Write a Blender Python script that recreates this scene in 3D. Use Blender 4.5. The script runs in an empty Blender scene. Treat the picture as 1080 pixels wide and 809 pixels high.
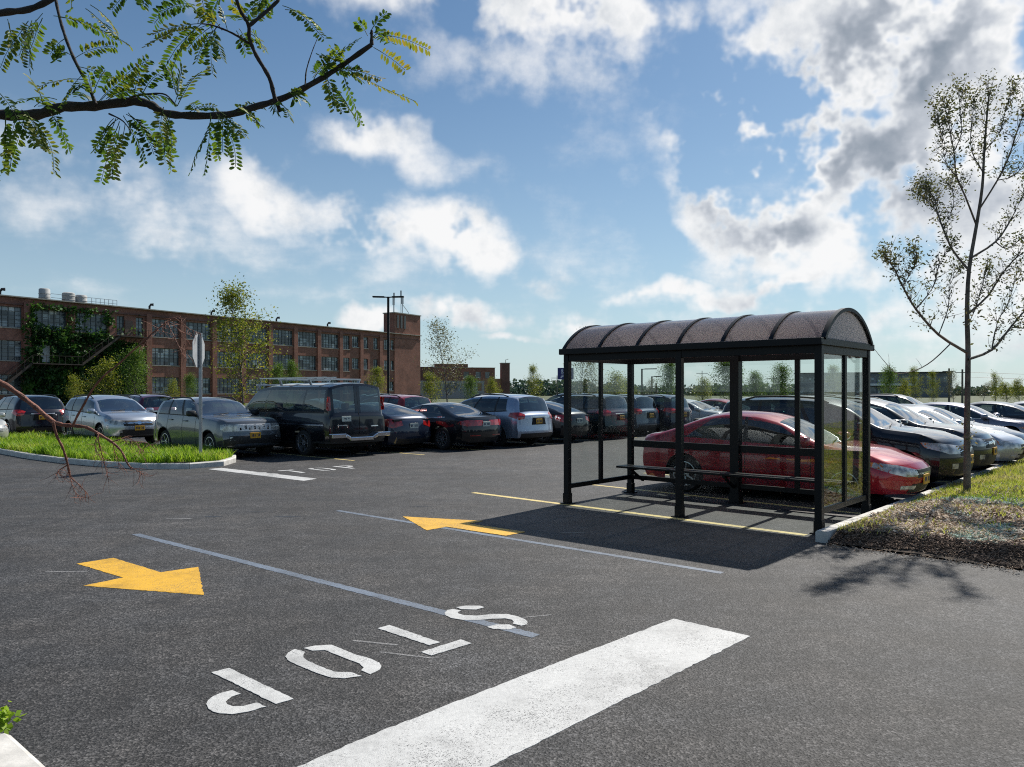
import bpy, bmesh, math, random
import numpy as np
from mathutils import Vector, Matrix
from mathutils.bvhtree import BVHTree
R = math.radians
rnd = random.Random(7)
scn = bpy.context.scene
col = scn.collection

# ---------------------------------------------------------------- camera geometry (metres)
F, HOR, CX, CAMZ = 820.0, 413.0, 540.0, 1.80
def at(px, py, Y):
    """a point Y metres ahead, where the photo shows it"""
    return Vector(((px - CX) / F * Y, Y, CAMZ + (HOR - py) / F * Y))
def gnd(px, py, z=0.0):
    Y = F * (CAMZ - z) / (py - HOR)
    return Vector(((px - CX) / F * Y, Y, z))
TH = R(48.5)
U = Vector((-math.sin(TH), math.cos(TH), 0))
V = Vector((math.cos(TH), math.sin(TH), 0))
O = Vector((3.888, 9.84, 0))                 # front right corner of the shelter
LOT_ROT = math.atan2(V.y, V.x)
def lot(a, b, z=0.0):
    return O + U * a + V * b + Vector((0, 0, z))
def to_lot(p):
    d = p - O
    return d.dot(U), d.dot(V)

# ---------------------------------------------------------------- mesh builder
class MB:
    def __init__(s):
        s.v, s.f, s.m = [], [], []
    def add(s, vs, fs, m=0):
        n = len(s.v)
        s.v += [tuple(p) for p in vs]
        s.f += [tuple(i + n for i in f) for f in fs]
        s.m += [m] * len(fs)
    def box(s, c, d, rz=0.0, m=0, mat=None):
        x, y, z = d[0] / 2, d[1] / 2, d[2] / 2
        P = [Vector((sx * x, sy * y, sz * z)) for sz in (-1, 1) for sy in (-1, 1) for sx in (-1, 1)]
        Mx = mat if mat is not None else Matrix.Rotation(rz, 3, 'Z')
        P = [Mx @ p + Vector(c) for p in P]
        s.add(P, [(0, 2, 3, 1), (4, 5, 7, 6), (0, 1, 5, 4), (2, 6, 7, 3), (0, 4, 6, 2), (1, 3, 7, 5)], m)
    def bar(s, p, q, w, h, m=0, up=(0, 0, 1)):
        p, q = Vector(p), Vector(q)
        d = (q - p); L = d.length; d.normalize()
        up = Vector(up)
        if abs(d.dot(up)) > .98: up = Vector((0, 1, 0))
        y = up.cross(d).normalized(); z = d.cross(y)
        s.box((p + q) / 2, (L, w, h), m=m, mat=Matrix((d, y, z)).transposed())
    def tube(s, pts, rad, n=6, m=0, cap=True):
        pts = [Vector(p) for p in pts]
        if not hasattr(rad, '__len__'): rad = [rad] * len(pts)
        vs, fs = [], []
        ref = Vector((.31, .17, .93))
        for i, p in enumerate(pts):
            t = (pts[min(i + 1, len(pts) - 1)] - pts[max(i - 1, 0)])
            if t.length < 1e-9: t = Vector((0, 0, 1))
            t.normalize()
            r_ = ref if abs(t.dot(ref)) < .95 else Vector((1, 0, 0))
            a = t.cross(r_).normalized(); b = t.cross(a)
            for k in range(n):
                w = 2 * math.pi * k / n
                vs.append(p + (a * math.cos(w) + b * math.sin(w)) * rad[i])
        for i in range(len(pts) - 1):
            for k in range(n):
                k2 = (k + 1) % n
                fs.append((i * n + k, i * n + k2, (i + 1) * n + k2, (i + 1) * n + k))
        if cap:
            fs.append(tuple(range(n - 1, -1, -1)))
            fs.append(tuple((len(pts) - 1) * n + k for k in range(n)))
        s.add(vs, fs, m)
    def lathe(s, prof, n=24, axis='y', c=(0, 0, 0), m=0, closed=False):
        """prof: (radius, along)"""
        vs, fs = [], []
        c = Vector(c)
        for r, h in prof:
            for k in range(n):
                w = 2 * math.pi * k / n
                if axis == 'y': p = Vector((r * math.cos(w), h, r * math.sin(w)))
                else: p = Vector((r * math.cos(w), r * math.sin(w), h))
                vs.append(p + c)
        m_ = len(prof)
        for i in range(m_ if closed else m_ - 1):
            j = (i + 1) % m_
            for k in range(n):
                k2 = (k + 1) % n
                f = (i * n + k, i * n + k2, j * n + k2, j * n + k)
                fs.append(f[::-1] if axis == 'y' else f)
        s.add(vs, fs, m)
    def prism(s, poly, z0, z1, m=0):
        n = len(poly)
        vs = [(p[0], p[1], z0) for p in poly] + [(p[0], p[1], z1) for p in poly]
        fs = [tuple(range(n - 1, -1, -1)), tuple(range(n, 2 * n))]
        fs += [(i, (i + 1) % n, n + (i + 1) % n, n + i) for i in range(n)]
        s.add(vs, fs, m)
    def mesh(s, name, mats, smooth=None, fix=False):
        me = bpy.data.meshes.new(name)
        me.from_pydata(s.v, [], s.f)
        for mt in mats: me.materials.append(mt)
        if len(mats) > 1:
            me.polygons.foreach_set('material_index', s.m)
        if fix:
            bm = bmesh.new(); bm.from_mesh(me)
            bmesh.ops.recalc_face_normals(bm, faces=bm.faces); bm.to_mesh(me); bm.free()
        if smooth is not None:
            me.polygons.foreach_set('use_smooth', [True] * len(me.polygons))
            if smooth < 180: me.set_sharp_from_angle(angle=R(smooth))
        me.update()
        return me
    def build(s, name, mats, parent=None, smooth=None, bevel=0, fix=False):
        if not isinstance(mats, (list, tuple)): mats = [mats]
        o = link(name, s.mesh(name, mats, smooth, fix), parent)
        if bevel:
            b = o.modifiers.new('bevel', 'BEVEL'); b.width = bevel; b.segments = 2; b.limit_method = 'ANGLE'
        return o

def link(name, me, parent=None):
    o = bpy.data.objects.new(name, me); col.objects.link(o)
    if parent is not None: o.parent = parent
    return o
def tag(o, label=None, cat=None, group=None, kind=None):
    if label: o['label'] = label
    if cat: o['category'] = cat
    if group: o['group'] = group
    if kind: o['kind'] = kind
    return o
def empty(name, loc=(0, 0, 0), rz=0.0, label=None, cat=None, group=None):
    o = bpy.data.objects.new(name, None); col.objects.link(o)
    o.location = loc; o.rotation_euler = (0, 0, rz); o.empty_display_size = .2
    return tag(o, label, cat, group)
def kids(o):
    return KID.get(o.name, [])
KID = {}
def remember(root):
    """note the children of a finished prototype once, so copies are cheap"""
    by = {}
    for o in scn.objects:
        if o.parent is not None: by.setdefault(o.parent.name, []).append(o)
    def rec(o):
        KID[o.name] = by.get(o.name, [])
        for c in KID[o.name]: rec(c)
    rec(root)
def copy_tree(o, parent=None, swap=None):
    c = o.copy(); col.objects.link(c)
    if parent is not None: c.parent = parent
    if swap and c.type == 'MESH':
        for s in c.material_slots:
            if s.material in swap:
                mt = swap[s.material]
                s.link = 'OBJECT'; s.material = mt
    for ch in kids(o): copy_tree(ch, c, swap)
    return c

# ---------------------------------------------------------------- materials
def newmat(name):
    m = bpy.data.materials.new(name); m.use_nodes = True
    nt = m.node_tree; nt.nodes.clear()
    out = nt.nodes.new('ShaderNodeOutputMaterial')
    return m, nt, out
def N(nt, typ, **kw):
    n = nt.nodes.new(typ)
    for k, v in kw.items():
        if k in ('operation', 'blend_type', 'data_type', 'noise_dimensions', 'feature', 'distribution', 'vector_type', 'sky_type', 'mode', 'interpolation_type', 'noise_type'):
            setattr(n, k, v)
        else:
            n.inputs[k].default_value = v
    return n
def L(nt, a, b): nt.links.new(a, b)
def ramp(nt, fac, stops):
    r = nt.nodes.new('ShaderNodeValToRGB')
    e = r.color_ramp.elements
    while len(e) < len(stops): e.new(.5)
    for el, (p, c) in zip(e, stops):
        el.position = p
        el.color = (c, c, c, 1) if not hasattr(c, '__len__') else (*c, 1)
    L(nt, fac, r.inputs[0])
    return r.outputs[0]
def coords(nt):
    return N(nt, 'ShaderNodeTexCoord').outputs['Object']
def noise(nt, vec, scale, detail=4, rough=.55, out='Fac'):
    n = N(nt, 'ShaderNodeTexNoise', Scale=scale, Detail=detail, Roughness=rough)
    if vec is not None: L(nt, vec, n.inputs['Vector'])
    return n.outputs[out]
def mixc(nt, fac, a, b, blend='MIX'):
    n = nt.nodes.new('ShaderNodeMix'); n.data_type = 'RGBA'; n.blend_type = blend
    for sock, v in ((n.inputs[0], fac), (n.inputs[6], a), (n.inputs[7], b)):
        if hasattr(v, 'is_linked') or hasattr(v, 'links'): L(nt, v, sock)
        elif hasattr(v, '__len__'): sock.default_value = (*v, 1)
        else: sock.default_value = v
    return n.outputs[2]
def mth(nt, op, a, b=None, c=None):
    n = nt.nodes.new('ShaderNodeMath'); n.operation = op
    for i, v in enumerate((a, b, c)):
        if v is None: continue
        if hasattr(v, 'links'): L(nt, v, n.inputs[i])
        else: n.inputs[i].default_value = v
    return n.outputs[0]
def bump(nt, h, strength=.3, dist=.01):
    b = N(nt, 'ShaderNodeBump', Strength=strength, Distance=dist)
    L(nt, h, b.inputs['Height'])
    return b.outputs[0]
def simple(name, c, rough=.5, metal=0.0, var=.12, scale=8.0, spec=.5, coat=0.0, bmp=0.0):
    m, nt, out = newmat(name)
    p = N(nt, 'ShaderNodeBsdfPrincipled', Roughness=rough, Metallic=metal)
    p.inputs['Specular IOR Level'].default_value = spec
    p.inputs['Coat Weight'].default_value = coat
    p.inputs['Coat Roughness'].default_value = .03
    v = coords(nt)
    n = noise(nt, v, scale, 5)
    lo = tuple(x * (1 - var) for x in c); hi = tuple(min(1, x * (1 + var)) for x in c)
    L(nt, ramp(nt, n, [(.3, lo), (.7, hi)]), p.inputs['Base Color'])
    if bmp:
        L(nt, bump(nt, noise(nt, v, scale * 6, 3), bmp, .01), p.inputs['Normal'])
    L(nt, p.outputs[0], out.inputs[0])
    return m
def paint(name, c, metal=.35, rough=.3, dust=None):
    if dust is None: dust = .015 + .06 * min(1, max(c) / .3)
    m, nt, out = newmat(name)
    p = N(nt, 'ShaderNodeBsdfPrincipled', Metallic=metal, Roughness=rough)
    p.inputs['Specular IOR Level'].default_value = .2
    p.inputs['Coat Weight'].default_value = 1; p.inputs['Coat Roughness'].default_value = .04
    v = coords(nt)
    g = N(nt, 'ShaderNodeNewGeometry')
    n = noise(nt, v, 5, 5)
    basec = mixc(nt, ramp(nt, n, [(.45, 0.0), (.8, dust)]), c, (.32, .3, .27))
    L(nt, mixc(nt, g.outputs['Backfacing'], basec, (.05, .05, .05)), p.inputs['Base Color'])
    L(nt, p.outputs[0], out.inputs[0])
    return m
def glass(name, tint=(.6, .65, .63), ior=1.5, rough=.0, sheen_or_smudge=.0):
    m, nt, out = newmat(name)
    t = N(nt, 'ShaderNodeBsdfTransparent', Color=(*tint, 1))
    g = N(nt, 'ShaderNodeBsdfGlossy', Roughness=rough, Color=(1, 1, 1, 1))
    f = N(nt, 'ShaderNodeFresnel', IOR=ior)
    geo = N(nt, 'ShaderNodeNewGeometry')
    # the same reflection from both faces of the pane
    L(nt, mth(nt, 'ADD', mth(nt, 'MULTIPLY', geo.outputs['Backfacing'], 1 / ior - ior), ior), f.inputs['IOR'])
    mx = N(nt, 'ShaderNodeMixShader')
    ff = mth(nt, 'ADD', f.outputs[0], sheen_or_smudge) if sheen_or_smudge != .021 else mth(nt, 'ADD', f.outputs[0], ramp(nt, noise(nt, coords(nt), 2.2, 6, .7), [(.4, .0), (.75, .05)]))  # added constant reflection makes car glass show more sky; shelter glass gets smudge noise
    L(nt, ff, mx.inputs[0]); L(nt, t.outputs[0], mx.inputs[1]); L(nt, g.outputs[0], mx.inputs[2])
    L(nt, mx.outputs[0], out.inputs[0])
    return m
def leafmat(name, cols, trans=.35, rough=.55):
    m, nt, out = newmat(name)
    a = N(nt, 'ShaderNodeAttribute'); a.attribute_name = 'tone'
    c = ramp(nt, a.outputs['Fac'], [(i / (len(cols) - 1), k) for i, k in enumerate(cols)])
    p = N(nt, 'ShaderNodeBsdfPrincipled', Roughness=rough)
    p.inputs['Specular IOR Level'].default_value = .35
    t = N(nt, 'ShaderNodeBsdfTranslucent')
    L(nt, c, p.inputs['Base Color'])
    L(nt, mixc(nt, .5, c, (1.0, 1.0, .35), 'MULTIPLY'), t.inputs['Color'])
    mx = N(nt, 'ShaderNodeMixShader', Fac=trans)
    L(nt, p.outputs[0], mx.inputs[1]); L(nt, t.outputs[0], mx.inputs[2])
    L(nt, mx.outputs[0], out.inputs[0])
    return m
def set_tone(me, tones):
    at_ = me.attributes.new('tone', 'FLOAT', 'FACE')
    at_.data.foreach_set('value', tones)

def asphalt_mat(name, base=.040, worn=.35):
    m, nt, out = newmat(name)
    p = N(nt, 'ShaderNodeBsdfPrincipled', Roughness=.72)
    p.inputs['Specular IOR Level'].default_value = .4
    v = coords(nt)
    vor = N(nt, 'ShaderNodeTexVoronoi', Scale=88.0); L(nt, v, vor.inputs['Vector'])
    cell = N(nt, 'ShaderNodeSeparateColor'); L(nt, vor.outputs['Color'], cell.inputs[0])
    stone = ramp(nt, cell.outputs[0], [(0, .25), (.35, .55), (.6, 1.1), (.85, 1.8), (1, 2.8)])
    fine = ramp(nt, noise(nt, v, 30, 7, .8), [(.32, .62), (.5, .95), (.68, 1.4)])
    big = ramp(nt, noise(nt, v, .35, 6, .65), [(.3, .62), (.5, 1.0), (.72, 1.45)])
    mid = ramp(nt, noise(nt, v, 2.6, 5, .65), [(.3, .66), (.7, 1.34)])
    mid = mth(nt, 'MULTIPLY', mid, ramp(nt, noise(nt, v, 11, 4, .7), [(.33, .78), (.67, 1.24)]))
    # long drag marks along the driving direction
    mp = N(nt, 'ShaderNodeMapping'); mp.inputs['Rotation'].default_value = (0, 0, -LOT_ROT - .1); mp.inputs['Scale'].default_value = (.28, 3.2, 1)
    L(nt, v, mp.inputs['Vector'])
    drag = ramp(nt, noise(nt, mp.outputs[0], 1.4, 5, .6), [(.35, .88), (.62, 1.12)])
    k = mth(nt, 'MULTIPLY', mth(nt, 'MULTIPLY', stone, fine), mth(nt, 'MULTIPLY', mth(nt, 'MULTIPLY', big, mid), drag))
    hue = mixc(nt, ramp(nt, noise(nt, v, 1.1, 4), [(.35, 0.0), (.7, 1.0)]), (base * .99, base * .98, base * 1.0), (base * 1.09, base * 1.0, base * .93))
    cm = N(nt, 'ShaderNodeVectorMath', operation='SCALE'); L(nt, hue, cm.inputs[0]); L(nt, k, cm.inputs[3])
    cc = cm.outputs[0]
    spot = ramp(nt, noise(nt, v, 1.9, 5, .6), [(.60, 0.0), (.70, .5)])
    cc = mixc(nt, spot, cc, (.014, .013, .013))
    # cracks and sealed seams
    cr = N(nt, 'ShaderNodeTexVoronoi', Scale=.23, feature='DISTANCE_TO_EDGE')
    wv = mixc(nt, .12, v, noise(nt, v, 1.2, 4, .6, 'Color'), 'ADD')
    L(nt, wv, cr.inputs['Vector'])
    crack = mth(nt, 'MULTIPLY', ramp(nt, cr.outputs[0], [(.0, 1.0), (.0045, .0)]), ramp(nt, noise(nt, v, .5, 3), [(.44, 0.0), (.56, .75)]))
    cc = mixc(nt, crack, cc, (.018, .018, .02))
    L(nt, cc, p.inputs['Base Color'])
    h = mth(nt, 'ADD', mth(nt, 'MULTIPLY', vor.outputs['Distance'], .6), noise(nt, v, 70, 3, .6))
    L(nt, bump(nt, h, .8, .008), p.inputs['Normal'])
    L(nt, p.outputs[0], out.inputs[0])
    return m
def roadpaint(name, c, wear=.25, rough=.6, grit=1.0):
    """worn road paint: the grain of the asphalt breaks through"""
    m, nt, out = newmat(name)
    p = N(nt, 'ShaderNodeBsdfPrincipled', Roughness=rough)
    v = coords(nt)
    vor = N(nt, 'ShaderNodeTexVoronoi', Scale=210.0); L(nt, v, vor.inputs['Vector'])
    cell = N(nt, 'ShaderNodeSeparateColor'); L(nt, vor.outputs['Color'], cell.inputs[0])
    w = mth(nt, 'ADD', cell.outputs[0], mth(nt, 'MULTIPLY', mth(nt, 'SUBTRACT', noise(nt, v, 1.8, 6, .7), .5), .9))
    hole = ramp(nt, w, [(max(0, 1 - wear - .12), 0.0), (1 - wear + .1, 1.0)])
    tone = ramp(nt, noise(nt, v, 30, 4, .7), [(.3, .82), (.7, 1.05)])
    st = ramp(nt, noise(nt, v, 1.6, 7, .7), [(.32, .62), (.5, .95), (.65, 1.04)])
    cm = N(nt, 'ShaderNodeVectorMath', operation='SCALE'); cm.inputs[0].default_value = c
    L(nt, mth(nt, 'MULTIPLY', tone, st), cm.inputs[3])
    L(nt, mixc(nt, hole, cm.outputs[0], (.06, .06, .062)), p.inputs['Base Color'])
    L(nt, bump(nt, mth(nt, 'ADD', vor.outputs['Distance'], noise(nt, v, 70, 3, .6)), .4, .004), p.inputs['Normal'])
    L(nt, p.outputs[0], out.inputs[0])
    return m
def brick_mat(name, c1, c2, mortar):
    m, nt, out = newmat(name)
    p = N(nt, 'ShaderNodeBsdfPrincipled', Roughness=.85)
    v = coords(nt)
    s = N(nt, 'ShaderNodeSeparateXYZ'); L(nt, v, s.inputs[0])
    cb = N(nt, 'ShaderNodeCombineXYZ')
    L(nt, mth(nt, 'ADD', s.outputs[0], s.outputs[1]), cb.inputs[0]); L(nt, s.outputs[2], cb.inputs[1])
    b = N(nt, 'ShaderNodeTexBrick', Scale=3.2, Color1=(*c1, 1), Color2=(*c2, 1), Mortar=(*mortar, 1))
    b.inputs['Mortar Size'].default_value = .012
    L(nt, cb.outputs[0], b.inputs['Vector'])
    st = ramp(nt, noise(nt, v, .35, 6, .65), [(.3, .6), (.5, .95), (.75, 1.3)])
    st2 = ramp(nt, noise(nt, v, 2.5, 4, .65), [(.3, .8), (.7, 1.2)])
    cm = N(nt, 'ShaderNodeVectorMath', operation='SCALE'); L(nt, b.outputs[0], cm.inputs[0]); L(nt, mth(nt, 'MULTIPLY', st, st2), cm.inputs[3])
    L(nt, cm.outputs[0], p.inputs['Base Color'])
    L(nt, p.outputs[0], out.inputs[0])
    return m

MAT = {}
MAT['asphalt'] = asphalt_mat('asphalt')
MAT['white_paint'] = roadpaint('white_road_paint', (.58, .58, .565), .0)
MAT['yellow_paint'] = roadpaint('yellow_road_paint', (.78, .43, .025), .01)
MAT['line_yellow'] = roadpaint('pale_yellow_road_paint', (.74, .58, .22), .02)
MAT['blue_paint'] = roadpaint('faded_blue_road_paint', (.17, .21, .27), .22)
MAT['concrete'] = simple('kerb_concrete', (.56, .54, .50), .85, var=.22, scale=6, bmp=.3)
MAT['black_metal'] = simple('black_painted_metal', (.007, .007, .008), .42, var=.2, spec=.22)
MAT['grey_metal'] = simple('galvanised_metal', (.35, .36, .37), .42, .8, .15)
MAT['poly'] = None
# ---------------------------------------------------------------- vehicles
def pchip(pts):
    pts = sorted(pts)
    xs = [p[0] for p in pts]; ys = [p[1] for p in pts]; n = len(xs)
    d = [(ys[i + 1] - ys[i]) / (xs[i + 1] - xs[i]) for i in range(n - 1)]
    m = [0.0] * n
    m[0], m[-1] = d[0], d[-1]
    for i in range(1, n - 1):
        m[i] = 0 if d[i - 1] * d[i] <= 0 else 2 * d[i - 1] * d[i] / (d[i - 1] + d[i])
    def f(x):
        if x <= xs[0]: return ys[0]
        if x >= xs[-1]: return ys[-1]
        i = 0
        while x > xs[i + 1]: i += 1
        h = xs[i + 1] - xs[i]; t = (x - xs[i]) / h
        return ((1 + 2 * t) * (1 - t) ** 2 * ys[i] + t * (1 - t) ** 2 * h * m[i] + t * t * (3 - 2 * t) * ys[i + 1] + t * t * (t - 1) * h * m[i + 1])
    return f
def lerp(a, b, t): return a + (b - a) * t
def sm(t):
    t = max(0., min(1., t)); return t * t * (3 - 2 * t)

CARPAINT = paint('car_paint_template', (.2, .2, .2))
MAT['car_glass'] = glass('tinted_car_glass', (.38, .45, .44), 1.6, sheen_or_smudge=.07)
MAT['dark_glass'] = glass('privacy_car_glass', (.20, .27, .26), 1.6, sheen_or_smudge=.04)
MAT['screen_glass'] = glass('windscreen_glass', (.45, .52, .50), 1.6, sheen_or_smudge=.22)
MAT['trim'] = simple('black_plastic_trim', (.014, .014, .015), .55, var=.2)
MAT['under'] = simple('dark_underbody', (.008, .008, .008), .9)
MAT['tyre'] = simple('tyre_rubber', (.018, .018, .019), .8, var=.25, scale=20)
MAT['rim'] = simple('alloy_rim', (.50, .51, .53), .3, .85, .1)
MAT['chrome'] = simple('chrome_trim', (.75, .76, .78), .14, 1.0, .05)
MAT['seat'] = simple('dark_seat_fabric', (.05, .048, .045), .8, var=.3)
MAT['seat_tan'] = simple('tan_seat_fabric', (.22, .19, .15), .8, var=.3)
MAT['plate_yellow'] = simple('yellow_plate', (.75, .38, .03), .45)
MAT['plate_white'] = simple('pale_plate', (.62, .64, .55), .45)
MAT['plate_ink'] = simple('plate_ink', (.03, .04, .10), .5)
def lampmat(name, c, metal=.0):
    m, nt, out = newmat(name)
    p = N(nt, 'ShaderNodeBsdfPrincipled', Roughness=.12, Metallic=metal)
    p.inputs['Coat Weight'].default_value = 1
    v = coords(nt)
    c2 = tuple(x * .4 for x in c)
    L(nt, ramp(nt, noise(nt, v, 9, 3), [(.35, c2), (.6, c)]), p.inputs['Base Color'])
    L(nt, p.outputs[0], out.inputs[0])
    return m
MAT['lamp_clear'] = lampmat('headlight_lens', (.62, .62, .60), .25)
MAT['lamp_red'] = lampmat('taillight_lens', (.55, .02, .018))
MAT['lamp_amber'] = lampmat('amber_lens', (.75, .22, .02))

TL = [0, .07, .2, .34, .48, .62, .76, .89, 1.0]
TS = [.07, .3, .6, .88, 1.0]
QT = [.93, .75, .45, .15, -.15, -.45, -.75, -.93, -1.0]
SIDE = pchip([(-1, .90), (0, .955), (.12, .972), (.35, .992), (.55, 1.0), (.75, .99), (.92, .965), (1.0, .945)])

def make_car(name, p):
    """one prototype: an Empty with all the parts of that kind of vehicle"""
    root = empty(name)
    Lc, W, H = p['L'], p['W'], p['H']
    xn, xt_ = Lc / 2, -Lc / 2
    hw = W / 2
    rw = p['rw']; xwf = xn - p['fo']; xwr = xwf - p['wb']; sill = p['sill']
    Rar = rw * p.get('arch', 1.13) + .015
    top = pchip(p['top']); belt0 = pchip(p['belt'])
    railw = p.get('railw', .70)
    def bottom(x):
        z = sill + p.get('lift', .05) * (sm((x - xwf) / .8) + sm((xwr - x) / .8))
        for xw in (xwf, xwr):
            dx = abs(x - xw)
            if dx < Rar: z = max(z, rw + math.sqrt(max(0, Rar * Rar - dx * dx)) * .98)
        return z
    K = p['keys']          # (xb, xt) nose, cowl, A, windowend, Rear, D, tail
    (nose, cowl, Ak, Wk, Rk, Dk, tail) = K
    specials = []
    for xw in (xwf, xwr):
        specials += [xw + Rar * math.cos(math.pi * k / 14) for k in range(15)] + [xw + Rar + .012, xw - Rar - .012]
    for a, b in p['pillars']: specials += [a, b]
    specials += list(p['doors'])
    nmin = [8, 6, 10, 2, 5, 3]
    S = []
    for i in range(6):
        (b0, t0), (b1, t1) = K[i], K[i + 1]
        n = max(nmin[i], int(abs(b1 - b0) / .13))
        xs = {round(lerp(b0, b1, k / n), 4) for k in range(n + 1)}
        for s in specials:
            if b1 + .004 < s < b0 - .004: xs.add(round(s, 4))
        xs = sorted(xs, reverse=True)
        if i < 5: xs = xs[:-1]
        for x in xs:
            t = (b0 - x) / (b0 - b1)
            S.append((x, lerp(t0, t1, t), i))
    fv = pchip(p['fv']); rv = pchip(p['rv'])
    def deform(P):
        x, y, z = P
        d = xn - x; w = sm(1 - d / p.get('flen', .75))
        e = x - xt_; w2 = sm(1 - e / p.get('rlen', .6))
        yy = min(1, abs(y) / hw)
        x -= w * (p.get('fplan', .34) * yy ** 3.2 + fv(z))
        x += w2 * (p.get('rplan', .2) * yy ** 3.6 + rv(z))
        y *= 1 - .05 * w * w - .05 * w2 * w2
        return Vector((x, y, z))
    def ring(st):
        xb, xt, seg = st
        zb = bottom(xb); zt = top(xt); zbelt = min(belt0(xb), top(xb) - .015)
        zbelt = max(zbelt, zb + .03)
        c = sm((zt - belt0(xb)) / max(.05, (H - belt0(xb)) * .9))
        yb_s = []
        out = []
        fl = p.get('flare', .0)
        for t in TL:
            z = lerp(zb, zbelt, t)
            h = (z - sill) / (zbelt - sill)
            y = hw * SIDE(h)
            ex = max(math.exp(-((xb - xwf) / .42) ** 2), math.exp(-((xb - xwr) / .42) ** 2))
            y += fl * ex * max(0, 1 - abs(h - .45) / .55)
            out.append((xb, y, z))
        yb = out[-1][1]
        yr = hw * lerp(.87, railw, c); zr = zt - lerp(.018, p.get('drop', .075), c)
        zr = max(zr, zbelt + .004)
        for s in TS:
            out.append((lerp(xb, xt, s), lerp(yb, yr, s) + .035 * c * math.sin(math.pi * s) * (1 - .2 * s), lerp(zbelt, zr, s)))
        for q in QT:
            out.append((xt, yr * q, lerp(zt, zr, abs(q) ** 2.4)))
        # mirrored side
        k = len(TL) + len(TS)
        for j in range(k - 2, -1, -1):
            x, y, z = out[j]; out.append((x, -y, z))
        return [deform(P) for P in out]
    rows = [ring(s) for s in S]
    nr = len(rows[0]); kl = len(TL); ks = kl + len(TS); kq = ks + len(QT) - 1   # index of left rail = ks-1, right rail = kq
    V_ = [P for r in rows for P in r]
    F_ = {k: [] for k in ('body', 'trim', 'windshield', 'rear_window')}
    winL = {}
    doorF = {}
    dr = p['doors']
    def inpillar(x): return any(b < x < a for a, b in p['pillars'])
    i4 = [k for k, q_ in enumerate(S) if q_[2] == 4][0]
    wins = p['wins']          # list of (xb0, xb1, glasskey)
    for i in range(len(S) - 1):
        xm = (S[i][0] + S[i + 1][0]) / 2; seg = S[i][2]
        for j in range(nr - 1):
            f = (i * nr + j, (i + 1) * nr + j, (i + 1) * nr + j + 1, i * nr + j + 1)
            jj = j if j < ks - 1 else (nr - 2 - j if j >= kq else None)   # row counted from the bottom on either side
            side = 1 if j < ks - 1 else -1
            if jj is None:                              # across the top
                jt = j - (ks - 1)
                inner = 0 < jt < len(QT) - 1
                if seg == 1 and inner: F_['windshield'].append(f)
                elif seg == 4 and inner and i >= i4 + p.get('rw_skip', 0): F_['rear_window'].append(f)
                elif p.get('sunroof') and seg == 2 and 2 <= jt <= len(QT) - 3 and p['sunroof'][1] < xm < p['sunroof'][0]: F_['trim'].append(f)
                else: F_['body'].append(f)
            elif jj >= kl:                              # glass rows
                k = None
                if kl <= jj < ks - 2 + 0:
                    for wi, (a, b, g) in enumerate(wins):
                        if b < xm < a: k = wi
                if k is not None and not inpillar(xm): winL.setdefault((k, side), []).append(f)
                elif inpillar(xm) and kl - 1 <= jj < ks - 1: F_['trim'].append(f)
                else: F_['body'].append(f)
            elif jj == kl - 1 and Wk[0] < xm < Ak[0]:
                F_['trim'].append(f)
            else:
                if jj == 0 and p.get('clad'): F_['trim'].append(f); continue
                d = None
                if jj >= 1:
                    for k in range(len(dr) - 1):
                        if dr[k + 1] < xm < dr[k]: d = k
                if d is not None: doorF.setdefault((d, side), []).append(f)
                else: F_['body'].append(f)
    # nose and tail: the end ring closed across, row by row
    qs = [1.0] + QT
    for end in (0, len(S) - 1):
        base = len(V_); grid = []
        for j in range(ks):
            x0, y0, z0 = None, None, None
            Lp = rows[end][j]
            st = S[end]
            rowi = []
            for c, q in enumerate(qs):
                if j == ks - 1: rowi.append(end * nr + ks - 1 + c); continue
                if c == 0: rowi.append(end * nr + j); continue
                if c == len(qs) - 1: rowi.append(end * nr + nr - 1 - j); continue
                # undeformed point of this row
                V_.append(None); rowi.append(len(V_) - 1)
            grid.append(rowi)
        xb, xt, seg = S[end]
        zb = bottom(xb); zbelt = max(min(belt0(xb), top(xb) - .015), zb + .03); zt = top(xt)
        c_ = sm((zt - belt0(xb)) / max(.05, (H - belt0(xb)) * .9))
        zr = max(zt - lerp(.018, p.get('drop', .075), c_), zbelt + .004)
        for j in range(ks - 1):
            for c in range(1, len(qs) - 1):
                q = qs[c]
                if j < kl:
                    z = lerp(zb, zbelt, TL[j]); h = (z - sill) / (zbelt - sill); y = hw * SIDE(h); x = xb
                else:
                    s = TS[j - kl]; z = lerp(zbelt, zr, s); x = lerp(xb, xt, s)
                    y = lerp(hw * .945, hw * lerp(.87, railw, c_), s)
                # rows near the top follow the crown of the bonnet
                if j >= kl: z += lerp(0, zt - zr, TS[j - kl]) * (1 - abs(q) ** 2.4)
                V_[grid[j][c]] = deform((x, y * q, z))
        for j in range(ks - 1):
            for c in range(len(qs) - 1):
                f = (grid[j][c], grid[j][c + 1], grid[j + 1][c + 1], grid[j + 1][c])
                if end == 0: f = f[::-1]
                F_['trim' if (j == 0 and p.get('clad')) else 'body'].append(f)
    def mk(nm, faces, mats, parent=root, smooth=38, mi=None, two=None):
        used = sorted({i for f in faces for i in f}); mp = {o: n for n, o in enumerate(used)}
        b = MB(); b.v = [tuple(V_[i]) for i in used]
        b.f = [tuple(mp[i] for i in f) for f in faces]; b.m = mi or [0] * len(faces)
        return b.build(nm, mats, parent, smooth)
    bvh = BVHTree.FromPolygons([tuple(v) for v in V_], [f for k in F_ for f in F_[k]] + [f for k in doorF for f in doorF[k]])
    allf = F_['body'] + F_['trim']
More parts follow.
